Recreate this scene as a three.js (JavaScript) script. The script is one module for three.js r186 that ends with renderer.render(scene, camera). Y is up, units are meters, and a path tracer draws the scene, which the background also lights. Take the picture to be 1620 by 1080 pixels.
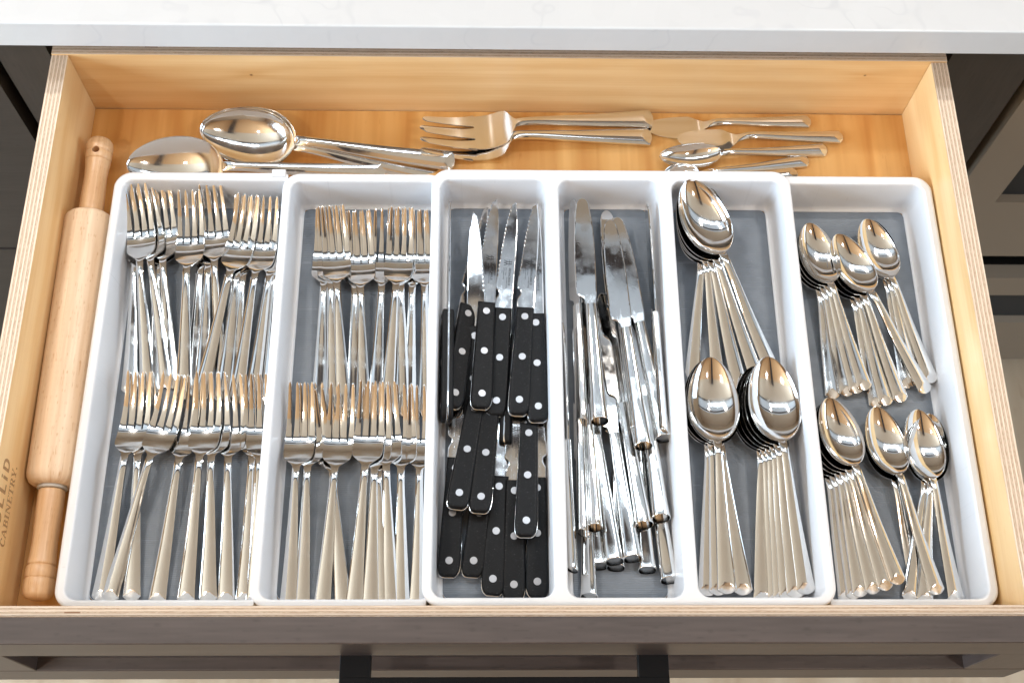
import * as THREE from 'three';
import { mergeGeometries } from 'three/addons/utils/BufferGeometryUtils.js';
import { RoundedBoxGeometry } from 'three/addons/geometries/RoundedBoxGeometry.js';
import { RectAreaLightUniformsLib } from 'three/addons/lights/RectAreaLightUniformsLib.js';
import { Brush, Evaluator, SUBTRACTION } from 'three-bvh-csg';

// ---------------------------------------------------------------- camera, light, exposure
// Origin: middle of the drawer's rear inner top edge. x right, y up, z out of the cabinet towards the viewer. Metres.
const scene = new THREE.Scene();
scene.background = new THREE.Color(0x000000);
const camera = new THREE.PerspectiveCamera(31.83, 1024 / 682, 0.05, 30);
camera.position.set(-0.0138, 0.9124, 0.6813);
camera.rotation.set(-1.1602, -0.0526, 0.0518, 'YXZ');
camera.focus = 0.98;
camera.userData.fStop = 16;
const renderer = new THREE.WebGLRenderer({ antialias: true });
renderer.toneMapping = THREE.LinearToneMapping;
renderer.toneMappingExposure = 0.84;
renderer.shadowMap.enabled = true;
RectAreaLightUniformsLib.init();

const CEIL = 1.62, FLOOR = -0.86;
const WARM = new THREE.Color().setRGB(1, 0.93, 0.84), COOL = new THREE.Color().setRGB(0.64, 0.83, 1), NEUTRAL = new THREE.Color().setRGB(0.8, 0.91, 1);
function areaLight(color, intensity, w, h, pos, target) {
  const l = new THREE.RectAreaLight(color, intensity, w, h);
  l.position.set(...pos); l.lookAt(...target); scene.add(l);
  return l;
}

// ---------------------------------------------------------------- helpers
let seed = 7;
const rnd = () => { seed = (seed + 0x6d2b79f5) | 0; let t = Math.imul(seed ^ (seed >>> 15), 1 | seed); t = (t + Math.imul(t ^ (t >>> 7), 61 | t)) ^ t; return ((t ^ (t >>> 14)) >>> 0) / 4294967296; };
const hash = (x, y, s) => { let h = Math.imul(x, 374761393) ^ Math.imul(y, 668265263) ^ Math.imul(s, 1274126177); h = Math.imul(h ^ (h >>> 13), 1274126177); return ((h ^ (h >>> 16)) >>> 0) / 4294967296; };
function noise(x, y, s = 0, px = 0, py = 0) {                       // value noise, period px, py when given
  let xi = Math.floor(x), yi = Math.floor(y); const fx = x - xi, fy = y - yi, u = fx * fx * (3 - 2 * fx), v = fy * fy * (3 - 2 * fy);
  const w = (a, p) => (p ? ((a % p) + p) % p : a);
  const a = hash(w(xi, px), w(yi, py), s), b = hash(w(xi + 1, px), w(yi, py), s), c = hash(w(xi, px), w(yi + 1, py), s), d = hash(w(xi + 1, px), w(yi + 1, py), s);
  return a + (b - a) * u + (c - a) * v + (a - b - c + d) * u * v;
}
const fbm = (x, y, s, px, py) => 0.5 * noise(x, y, s, px, py) + 0.3 * noise(2 * x, 2 * y, s + 1, 2 * px, 2 * py) + 0.2 * noise(4 * x, 4 * y, s + 2, 4 * px, 4 * py);
const mix = (a, b, t) => a + (b - a) * t, clamp = (x, a = 0, b = 1) => Math.min(b, Math.max(a, x));
const smooth = (a, b, x) => { const t = clamp((x - a) / (b - a)); return t * t * (3 - 2 * t); };
function spline(pts) {                                              // monotone-ish cubic through [s, y]
  const n = pts.length, m = pts.map((p, i) => (i === 0 ? (pts[1][1] - p[1]) / (pts[1][0] - p[0]) : i === n - 1 ? (p[1] - pts[n - 2][1]) / (p[0] - pts[n - 2][0]) : (pts[i + 1][1] - pts[i - 1][1]) / (pts[i + 1][0] - pts[i - 1][0])));
  return (s) => {
    let i = 0; while (i < n - 2 && s > pts[i + 1][0]) i++;
    const [x0, y0] = pts[i], [x1, y1] = pts[i + 1], h = x1 - x0, t = (s - x0) / h;
    if (t < 0) return y0 + m[i] * (s - x0);
    if (t > 1) return y1 + m[i + 1] * (s - x1);
    const t2 = t * t, t3 = t2 * t;
    return (2 * t3 - 3 * t2 + 1) * y0 + (t3 - 2 * t2 + t) * h * m[i] + (-2 * t3 + 3 * t2) * y1 + (t3 - t2) * h * m[i + 1];
  };
}
function canvasTexture(w, h, draw, srgb = true) {                   // draw(x, y) -> [r, g, b] 0..255
  const d = new Uint8Array(w * h * 4);
  for (let y = 0; y < h; y++) for (let x = 0; x < w; x++) { const c = draw(x, y), i = (y * w + x) * 4; d[i] = clamp(c[0], 0, 255); d[i + 1] = clamp(c[1], 0, 255); d[i + 2] = clamp(c[2], 0, 255); d[i + 3] = 255; }
  const t = new THREE.DataTexture(d, w, h);
  t.wrapS = t.wrapT = THREE.RepeatWrapping; t.magFilter = THREE.LinearFilter; t.minFilter = THREE.LinearMipmapLinearFilter; t.generateMipmaps = true;
  if (srgb) t.colorSpace = THREE.SRGBColorSpace;
  t.needsUpdate = true;
  return t;
}
const used = {};
const numbered = (n) => { used[n] = (used[n] ?? -1) + 1; return used[n] ? `${n}_${String(used[n]).padStart(3, '0')}` : n; };
function tag(o, label, category, group, kind) { if (label) o.userData.label = label; if (category) o.userData.category = category; if (group) o.userData.group = group; if (kind) o.userData.kind = kind; return o; }
function thing(name, label, category, pos = [0, 0, 0], group) {
  const o = new THREE.Group(); o.name = numbered(name); o.position.set(...pos); scene.add(o);
  return tag(o, label, category, group);
}
function part(name, geo, mat, parent) {
  const g = Array.isArray(geo) ? mergeGeometries(geo.map((x) => (x.index ? x.toNonIndexed() : x)).map((x) => { for (const k of Object.keys(x.attributes)) if (!['position', 'normal', 'uv'].includes(k)) x.deleteAttribute(k); return x; })) : geo;
  const m = new THREE.Mesh(g, mat); m.name = name; m.castShadow = m.receiveShadow = true; parent.add(m);
  if (parent === scene) m.name = numbered(name);
  return m;
}
// a box with uv in metres, the grain (u) along its longest side; given by its two corners
function box(a, b, off = [0, 0, 0], along) {
  const [w, h, d] = [0, 1, 2].map((i) => b[i] - a[i]);
  const g = new THREE.BoxGeometry(w, h, d), p = g.attributes.position, n = g.attributes.normal, uv = g.attributes.uv;
  const big = along ?? [w, h, d].indexOf(Math.max(w, h, d));
  for (let i = 0; i < p.count; i++) {
    const N = [n.getX(i), n.getY(i), n.getZ(i)], ax = N.findIndex((x) => Math.abs(x) > 0.5), P = [p.getX(i), p.getY(i), p.getZ(i)];
    const rest = [0, 1, 2].filter((k) => k !== ax), u = rest.includes(big) ? big : rest[0], v = rest.find((k) => k !== u);
    uv.setXY(i, P[u], P[v]);
  }
  g.translate((a[0] + b[0]) / 2 - off[0], (a[1] + b[1]) / 2 - off[1], (a[2] + b[2]) / 2 - off[2]);
  return g;
}
function rbox(a, b, r, off = [0, 0, 0]) {
  const s = [0, 1, 2].map((i) => b[i] - a[i]);
  const g = new RoundedBoxGeometry(...s, 3, r), p = g.attributes.position, n = g.attributes.normal, uv = g.attributes.uv, big = s.indexOf(Math.max(...s));
  for (let i = 0; i < p.count; i++) {
    const N = [n.getX(i), n.getY(i), n.getZ(i)].map(Math.abs), ax = N.indexOf(Math.max(...N)), P = [p.getX(i), p.getY(i), p.getZ(i)];
    const rest = [0, 1, 2].filter((k) => k !== ax), u = rest.includes(big) ? big : rest[0], v = rest.find((k) => k !== u);
    uv.setXY(i, P[u], P[v]);
  }
  g.translate(...[0, 1, 2].map((i) => (a[i] + b[i]) / 2 - off[i]));
  return g;
}
// a grid surface f(u, v) -> [x, y, z]; normals by differences, so that pieces of one surface meet without a seam
function surface(f, u0, u1, nu, v0, v1, nv, flip = false, us) {
  const P = [], N = [], UV = [], I = [], e = 2e-5;
  for (let i = 0; i <= nu; i++) {
    const u = us ? us[i] : mix(u0, u1, i / nu);
    for (let j = 0; j <= nv; j++) {
      const v = mix(v0, v1, j / nv), p = f(u, v), a = f(u + e, v), b = f(u - e, v), lo = Math.max(Math.min(v0, v1), v - 0.02), hi = Math.min(Math.max(v0, v1), v + 0.02), c = f(u, hi), d = f(u, lo);
      const n = new THREE.Vector3(a[0] - b[0], a[1] - b[1], a[2] - b[2]).cross(new THREE.Vector3(c[0] - d[0], c[1] - d[1], c[2] - d[2]));
      if (flip) n.negate();
      if (n.lengthSq() < 1e-24) n.set(0, flip ? -1 : 1, 0);
      n.normalize(); P.push(...p); N.push(n.x, n.y, n.z); UV.push(p[0], p[2]);
    }
  }
  const w = nv + 1;
  for (let i = 0; i < nu; i++) for (let j = 0; j < nv; j++) { const a = i * w + j, b = a + w; if (flip) I.push(a, a + 1, b, b, a + 1, b + 1); else I.push(a, b, a + 1, b, b + 1, a + 1); }
  const g = new THREE.BufferGeometry();
  g.setAttribute('position', new THREE.Float32BufferAttribute(P, 3)); g.setAttribute('normal', new THREE.Float32BufferAttribute(N, 3)); g.setAttribute('uv', new THREE.Float32BufferAttribute(UV, 2)); g.setIndex(I);
  return g;
}

// ---------------------------------------------------------------- materials
const std = (o) => new THREE.MeshStandardMaterial(o), phys = (o) => new THREE.MeshPhysicalMaterial(o);
function rgbLin(r, g, b) { return new THREE.Color().setRGB(r, g, b); }
// plain-sawn veneer: grain runs along u, 1 m per repeat
function woodTexture(w, h, light, dark, o) {
  return canvasTexture(w, h, (x, y) => {
    const u = x / w, v = y / h;
    const warp = fbm(u * o.warpU, v * o.warpV, o.s, o.warpU, o.warpV), ring = 0.5 + 0.5 * Math.sin(2 * Math.PI * (v * o.rings + warp * o.swirl));
    const fine = noise(u * o.fineU, v * o.fineV, o.s + 9, o.fineU, o.fineV), pore = noise(u * o.poreU, v * o.poreV, o.s + 17, o.poreU, o.poreV), cloud = fbm(u * 6, v * 10, o.s + 31, 6, 10);
    let t = o.ring * ring + o.fine * fine + o.cloud * cloud + (pore > o.poreAt ? o.pore * (pore - o.poreAt) / (1 - o.poreAt) : 0);
    t = clamp(t);
    return [0, 1, 2].map((k) => mix(light[k], dark[k], t));
  });
}
const mapleTex = woodTexture(1024, 512, [247, 214, 164], [221, 174, 114], { s: 3, warpU: 3, warpV: 6, rings: 9, swirl: 2.4, ring: 0.34, fineU: 14, fineV: 220, fine: 0.22, poreU: 60, poreV: 320, poreAt: 0.9, pore: 0.25, cloud: 0.45 });
const bottomTex = woodTexture(1024, 512, [243, 196, 128], [198, 134, 66], { s: 41, warpU: 2, warpV: 9, rings: 7, swirl: 2.0, ring: 0.4, fineU: 10, fineV: 180, fine: 0.2, poreU: 60, poreV: 320, poreAt: 0.92, pore: 0.2, cloud: 0.4 });
const pinTex = woodTexture(1024, 512, [247, 226, 200], [205, 164, 126], { s: 67, warpU: 2, warpV: 12, rings: 16, swirl: 1.2, ring: 0.22, fineU: 12, fineV: 150, fine: 0.25, poreU: 60, poreV: 330, poreAt: 0.8, pore: 0.6, cloud: 0.25 });
const darkTex = woodTexture(1024, 512, [118, 108, 104], [88, 78, 74], { s: 83, warpU: 4, warpV: 8, rings: 12, swirl: 1.5, ring: 0.2, fineU: 30, fineV: 256, fine: 0.5, poreU: 90, poreV: 256, poreAt: 0.8, pore: 0.5, cloud: 0.3 });
for (const t of [mapleTex, bottomTex, pinTex, darkTex]) t.repeat.set(1.4, 2.2);
pinTex.repeat.set(3, 5);
// plywood edge: v is the thickness (one stack of plies per repeat), u the length
function plyTexture(n, s) {
  return canvasTexture(1024, 128, (x, y) => {
    const u = x / 1024, v = y / 128, wob = 0.02 * (noise(u * 30, v * 3, s, 30, 3) - 0.5), k = (v + wob) * n, ply = Math.floor(k), f = k - ply;
    const odd = ply % 2, fibre = noise(u * (odd ? 420 : 60), v * (odd ? 40 : 90), s + 5, odd ? 420 : 60, odd ? 40 : 90), glue = f < 0.16 ? 0.35 : 0, gap = noise(u * 26, ply * 1.37, s + 8, 26, 0) > 0.87 && ply === 3 ? 0.55 : 0;
    const t = clamp((odd ? 0.36 : 0.06) + 0.34 * (fibre - 0.3) + glue + gap);
    return [mix(240, 140, t), mix(221, 102, t), mix(200, 72, t)];
  });
}
const plyTex = plyTexture(9, 5);
plyTex.repeat.set(1.3, 1 / 0.015);
plyTex.offset.set(0, 0.5);
const ply13 = plyTex.clone(); ply13.repeat.set(1.3, 1 / 0.0125); ply13.needsUpdate = true;
// back panel: one sheet of veneer, 0.83 x 0.1 m, with knots the grain flows round [x, y, size]
const KNOTS = [[-0.2375, -0.0275, 1], [0.344, -0.0203, 0.8], [-0.3905, -0.036, 0.35]];
const backTex = canvasTexture(2048, 256, (px, py) => {
  const x = (px / 2048 - 0.5) * 0.83, y = (py / 256 - 0.5) * 0.1 - 0.0473; let v = y + 0.010 * (fbm(x * 4 + 9, y * 14, 201) - 0.5) + 0.02 * (noise(x * 2.2, y * 5, 203) - 0.5), core = 0, halo = 0;
  for (const [kx, ky, k] of KNOTS) { const dx = (x - kx) / k, dy = (y - ky) / k, d = Math.hypot(dx * 0.55, dy); v += 0.012 * k * Math.exp(-d * d / 0.00022) * (dy < 0 ? -1 : 1) * (0.6 + 20 * Math.min(0.02, Math.abs(dy))); core = Math.max(core, k < 0.5 ? 0 : Math.exp(-Math.pow(Math.hypot(dx, dy) / 0.0011, 2))); halo = Math.max(halo, Math.exp(-Math.pow(d / 0.009, 2)) * k); }
  const ring = 0.5 + 0.5 * Math.sin(v * 2 * Math.PI * 48), fine = noise(x * 18, y * 900, 207), cloud = fbm(x * 9, y * 40, 209), t = clamp(0.2 * ring + 0.16 * fine + 0.42 * cloud + 0.3 * halo * ring);
  return [247, 213, 162].map((c, k) => mix(mix(c, [216, 164, 102][k], t), [92, 52, 24][k], core));
});
backTex.repeat.set(1 / 0.83, 1 / 0.099); backTex.offset.set(0.5, 0.5);
const M = {
  back: phys({ map: backTex, roughness: 0.36, clearcoat: 0.25, clearcoatRoughness: 0.3 }),
  maple: phys({ map: mapleTex, roughness: 0.38, clearcoat: 0.25, clearcoatRoughness: 0.3 }),
  bottom: phys({ map: bottomTex, roughness: 0.36, clearcoat: 0.25, clearcoatRoughness: 0.25 }),
  ply: std({ map: plyTex, roughness: 0.5 }),
  plyFront: std({ map: ply13, roughness: 0.42 }),
  litCabinet: phys({ color: rgbLin(0.21, 0.168, 0.125), roughness: 0.5 }),  // cabinet finish lightened, light falling on these fronts put into its colour
  cabinet: phys({ map: darkTex, color: rgbLin(0.2, 0.187, 0.178), roughness: 0.45 }),
  dark: phys({ map: darkTex, color: rgbLin(0.47, 0.42, 0.4), roughness: 0.42, clearcoat: 0.15, clearcoatRoughness: 0.35 }),
  pin: phys({ map: pinTex, roughness: 0.6 }),
  pinHandle: phys({ map: pinTex, color: rgbLin(0.84, 0.7, 0.54), roughness: 0.42, clearcoat: 0.3, clearcoatRoughness: 0.3 }),
  grommet: std({ color: rgbLin(0.55, 0.53, 0.5), roughness: 0.5 }),
  black: phys({ color: rgbLin(0.006, 0.006, 0.007), roughness: 0.5, specularIntensity: 0.3 }),
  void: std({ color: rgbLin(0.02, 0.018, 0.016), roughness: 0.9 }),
  tray: phys({ color: rgbLin(0.82, 0.83, 0.855), roughness: 0.34, specularIntensity: 0.9 }),
  rivet: std({ color: rgbLin(0.44, 0.44, 0.46), metalness: 1, roughness: 0.38 }),
  wallPaint: std({ color: rgbLin(0.42, 0.29, 0.18), roughness: 0.9 }),
  ceilPaint: std({ color: rgbLin(0.66, 0.5, 0.36), roughness: 0.95 }),
};
const scuffTex = canvasTexture(1024, 1024, (x, y) => {
  const u = x / 1024, v = y / 1024, w = fbm(u * 4, v * 4, 141, 4, 4), a = noise(u * 9 + w, v * 300, 143, 0, 300) > 0.965, b = noise(u * 300, v * 11 + w, 145, 300, 0) > 0.97, d = noise(u * 230, v * 230, 147, 230, 230) > 0.985;
  const g = 250 - 7 * smooth(0.5, 0.75, w) - (a || b ? 13 * noise(u * 20, v * 20, 149, 20, 20) : 0) - (d ? 22 : 0);
  return [g, g, g + 1];
});
scuffTex.repeat.set(3, 3);
M.tray.map = scuffTex;
// ribbed grey lining: fine ridges across the tray, soft dust
const ribTex = canvasTexture(64, 1024, (x, y) => { const r = 128 + 90 * Math.sin(2 * Math.PI * y * 64 / 1024); return [r, r, r]; }, false);
ribTex.repeat.set(20, 8.5);
const dustTex = canvasTexture(512, 512, (x, y) => { const t = fbm(x / 512 * 9, y / 512 * 9, 21, 9, 9), c = noise(x / 512 * 200, y / 512 * 200, 5, 200, 200) > 0.965 ? 16 : 0, sc = noise(x / 512 * 5 + 2 * t, y / 512 * 110, 15, 5, 110) > 0.93 ? 12 : 0, b = 124 + 26 * (t - 0.5) + c + sc; return [b - 7, b, b + 9]; });
dustTex.repeat.set(6, 6);
M.mat = std({ map: dustTex, roughness: 0.62, bumpMap: ribTex, bumpScale: 0.00016 });
// polished steel with faint smears
const smearTex = canvasTexture(512, 512, (x, y) => { const u = x / 512, v = y / 512, t = fbm(u * 7, v * 7, 77, 7, 7), d = noise(u * 64, v * 64, 3, 64, 64) > 0.94 ? 105 : 0, l = noise(u * 160, v * 8, 55, 160, 8) * 24, sx = noise(u * 6 + t, v * 230, 57, 0, 230) > 0.95 ? 50 : 0, sy = noise(u * 230, v * 5 + t, 59, 230, 0) > 0.94 ? 55 : 0, r = 38 + 80 * smooth(0.42, 0.78, t) + d + l + sx + sy; return [r, r, r]; }, false);
smearTex.repeat.set(12, 12);
const waveTex = canvasTexture(256, 256, (x, y) => { const b = 255 * noise(x / 256 * 5, y / 256 * 3, 91, 5, 3); return [b, b, b]; }, false);
waveTex.repeat.set(9, 7);
M.steel = std({ color: rgbLin(0.78, 0.765, 0.745), metalness: 1, roughness: 0.27, roughnessMap: smearTex });
M.knifeSteel = std({ color: rgbLin(0.78, 0.77, 0.755), metalness: 1, roughness: 0.2, roughnessMap: smearTex });
M.steakBlade = std({ color: rgbLin(0.66, 0.66, 0.665), metalness: 1, roughness: 0.3, roughnessMap: smearTex, bumpMap: waveTex, bumpScale: 0.0008 });
M.blade = std({ color: rgbLin(0.72, 0.715, 0.71), metalness: 1, roughness: 0.26, roughnessMap: smearTex, bumpMap: waveTex, bumpScale: 0.0016 });
const speckTex = canvasTexture(512, 512, (x, y) => { const n = noise(x / 512 * 170, y / 512 * 170, 12, 170, 170), r = 13 + (n > 0.84 ? 60 * (n - 0.84) / 0.16 : 0) + 5 * noise(x / 30, y / 30, 4); return [r, r + 1, r + 4]; });
speckTex.repeat.set(12, 12);
M.handle = phys({ map: speckTex, roughness: 0.46, specularIntensity: 0.42 });
// quartz
const quartzTex = canvasTexture(1024, 1024, (x, y) => {
  const u = x / 1024, v = y / 1024, w = fbm(u * 6, v * 6, 51, 6, 6), w2 = fbm(u * 9 + 3, v * 9, 61, 9, 9), vein = Math.abs(w - 0.5), m = smooth(0.012, 0, vein) * smooth(0.55, 0.75, w2) * 8 + smooth(0.03, 0, Math.abs(w2 - 0.46)) * smooth(0.55, 0.75, noise(u * 14, v * 14, 8, 14, 14)) * 5;
  const b = 207 + 5 * (fbm(u * 12, v * 12, 71, 12, 12) - 0.5);
  return [b - m, b - m * 0.95, b + 1 - m * 0.8];
});
quartzTex.repeat.set(2, 2);
M.quartz = phys({ map: quartzTex, roughness: 0.22 });

// ---------------------------------------------------------------- the setting
{
  const planks = woodTexture(512, 512, [214, 196, 172], [176, 150, 122], { s: 131, warpU: 2, warpV: 6, rings: 8, swirl: 1.4, ring: 0.3, fineU: 8, fineV: 120, fine: 0.3, poreU: 40, poreV: 200, poreAt: 0.85, pore: 0.3, cloud: 0.4 });
  tag(part('floor', box([-2.6, FLOOR - 0.05, -2.4], [2.6, FLOOR, 3.2]), std({ map: planks, color: rgbLin(0.74, 0.73, 0.71), roughness: 0.6 }), scene), null, null, null, 'structure');
  tag(part('ceiling', box([-2.6, CEIL, -2.4], [2.6, CEIL + 0.05, 3.2]), M.ceilPaint, scene), null, null, null, 'structure');
  tag(part('ceiling', box([-2.6, CEIL - 0.003, 0.8], [2.6, CEIL + 0.02, 3.2]), std({ map: pinTex, color: rgbLin(0.95, 0.71, 0.48), roughness: 0.7 }), scene), null, null, null, 'structure');  // orange-tan ceiling piece added for the fork tines to mirror
  tag(part('added_soffit', box([-2.6, CEIL - 0.002, -0.86], [2.6, CEIL + 0.02, -0.08]), std({ color: rgbLin(0.8, 0.82, 0.85), roughness: 0.9 }), scene), null, null, null, 'structure');  // unseen white soffit added so the rear handles mirror a neutral tone
  tag(part('added_dark_beam', box([0.16, CEIL - 0.12, 0.62], [0.38, CEIL + 0.01, 3.19]), M.dark, scene), null, null, null, 'structure');  // unseen beam added as a dark streak in the spoon reflections
  for (const z of [-0.68]) tag(part('added_dark_beam', box([-2.59, CEIL - 0.05, z - 0.035], [2.59, CEIL - 0.001, z + 0.035]), M.dark, scene), null, null, null, 'structure');  // unseen beam added for a dark streak across the knife blades
  tag(part('added_dark_beam', box([-2.59, CEIL - 0.07, -0.08], [2.59, CEIL + 0.01, -0.02]), M.dark, scene), null, null, null, 'structure');  // unseen strip added as a dark line mirrored in curved handles
  const ring = (a, b, e) => [box([-2.65, a, -2.4], [-2.6 + e, b, 3.2]), box([2.6 - e, a, -2.4], [2.65, b, 3.2]), box([-2.6 + e, a, -2.45], [2.6 - e, b, -2.4 + e]), box([-2.6 + e, a, 3.2 - e], [2.6 - e, b, 3.25])];
  tag(part('wall', ring(0.05, CEIL, 0), M.wallPaint, scene), null, null, null, 'structure');
  tag(part('added_dark_wall', ring(FLOOR, 0.05, 0.001), std({ color: rgbLin(0.07, 0.058, 0.05), roughness: 0.6 }), scene), null, null, null, 'structure');  // dark lower band added for contrast in the steel reflections
}
function ceilingLamp(x, z, r, intensity, color, where) {                   // recessed downlight: trim ring, glowing lens and the light of that lens
  const t = thing('ceiling_light', `round recessed ceiling light, ${where}`, 'ceiling light', [x, CEIL - (z < 0 ? 0.004 : 0), z], 'round recessed ceiling lights');
  part('trim', new THREE.TorusGeometry(r + 0.012, 0.008, 8, 32).rotateX(Math.PI / 2), M.tray, t);
  part('lens', new THREE.CylinderGeometry(r, r, 0.006, 32).translate(0, -0.003, 0), std({ color: 0x000000, emissive: color, emissiveIntensity: 2 }), t);
  areaLight(color, intensity, r * 1.7, r * 1.7, [x, CEIL - 0.01, z], [x, FLOOR, z + 0.0001]);
}
{
  for (const [x, z, where] of [[-0.85, -0.55, 'left, behind the counter'], [0.85, -0.55, 'right, behind the counter'], [-0.95, 0.95, 'left, over the viewer'], [0.95, 0.95, 'right, over the viewer']]) ceilingLamp(x, z, 0.055, z < 0 ? 800 : 330, WARM, where);
  const t = thing('ceiling_panel', 'long narrow white ceiling light above the counter', 'light panel', [0, CEIL - 0.003, -0.25]);
  part('panel_frame', box([-0.85, -0.02, -0.075], [0.85, 0, 0.075]), M.tray, t);
  part('diffuser', box([-0.82, -0.024, -0.05], [0.82, -0.0205, 0.05]), std({ color: 0x000000, emissive: NEUTRAL, emissiveIntensity: 3 }), t);
  areaLight(NEUTRAL, 17, 1.64, 0.1, [0, CEIL - 0.03, -0.25], [0, FLOOR, -0.2499]);
  const w = thing('window', 'tall window with bright daylight on the left wall', 'window', [-2.6, 0.5, 0.95]);
  part('window_frame', [box([0, -0.75, -0.8], [0.03, -0.7, 0.8]), box([0, 0.7, -0.8], [0.03, 0.75, 0.8]), box([0, -0.7, -0.8], [0.03, 0.7, -0.75]), box([0, -0.7, 0.75], [0.03, 0.7, 0.8])], M.tray, w);
  part('pane', box([0.002, -0.7, -0.75], [0.01, 0.7, 0.75]), std({ color: 0x000000, emissive: COOL, emissiveIntensity: 4 }), w);
  areaLight(COOL, 23, 1.5, 1.4, [-2.58, 0.5, 0.95], [0, 0.5, 0.95]);
  const w2 = w.clone(); w2.name = numbered('window'); scene.add(w2); w2.position.set(2.6, 0.5, 0.6); w2.rotation.y = Math.PI; w2.userData.label = 'added unseen window on the right wall, fill light for the trays';  // unseen window added to brighten the inner tray walls
  areaLight(COOL, 4, 1.5, 1.4, [2.58, 0.5, 0.6], [0, 0.5, 0.6]);  // fill light of the added right window
}
// worktop above the drawer
const counter = thing('countertop', 'white veined quartz countertop above the open drawer', 'countertop', [0, 0.035, -0.4]);
part('slab', rbox([-1.3, 0.0352, -0.72], [1.3, 0.0672, 0.0165], 0.0018, [0, 0.035, -0.4]), M.quartz, counter);
// cabinet front behind the drawer
{
  const o = [0, FLOOR, -0.3], c = thing('base_cabinet', 'dark stained base cabinet behind and beside the open drawer', 'cabinet', o), zf = -0.02;
  part('carcass', [box([-1.3, FLOOR, -0.7], [1.3, 0.0348, -0.1], o)], M.void, c);
  const stile = (a, b, y0, y1) => box([a, y0, -0.08], [b, y1, zf - 0.003], o, 1);
  part('stile', stile(-0.480, -0.43, FLOOR, 0.034), M.cabinet, c);
  part('stile', stile(0.43, 0.5145, FLOOR, 0.034), M.cabinet, c);
  part('rail', [box([-0.43, -0.23, -0.08], [0.43, -0.18, zf - 0.003], o)], M.cabinet, c);
  // fronts beside: left a slab door and drawer, right shaker fronts with a recessed panel
  const L = part('door', [box([-1.25, -0.4145, zf - 0.02], [-0.4925, 0.028, zf], o)], M.cabinet, c);
  part('door', [box([-1.25, FLOOR + 0.1, zf - 0.02], [-0.4925, -0.4195, zf], o)], M.cabinet, c);
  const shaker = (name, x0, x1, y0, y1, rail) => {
    const s = part(name, [box([x0, y1 - rail, zf - 0.02], [x1, y1, zf], o), box([x0, y0, zf - 0.02], [x1, y0 + rail * 2.6, zf], o), box([x0, y0 + rail * 2.6, zf - 0.02], [x0 + rail, y1 - rail, zf], o), box([x1 - rail, y0 + rail * 2.6, zf - 0.02], [x1, y1 - rail, zf], o)], M.litCabinet, c);
    part('panel', box([x0 + rail - 0.004, y0 + rail * 2.6 - 0.004, zf - 0.016], [x1 - rail + 0.004, y1 - rail + 0.004, zf - 0.011], o), M.void, s);  // shade of the recess put into this near-black panel colour
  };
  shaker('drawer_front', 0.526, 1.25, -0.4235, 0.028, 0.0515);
  shaker('drawer_front', 0.526, 1.25, FLOOR + 0.1, -0.486, 0.0515);
}

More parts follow.
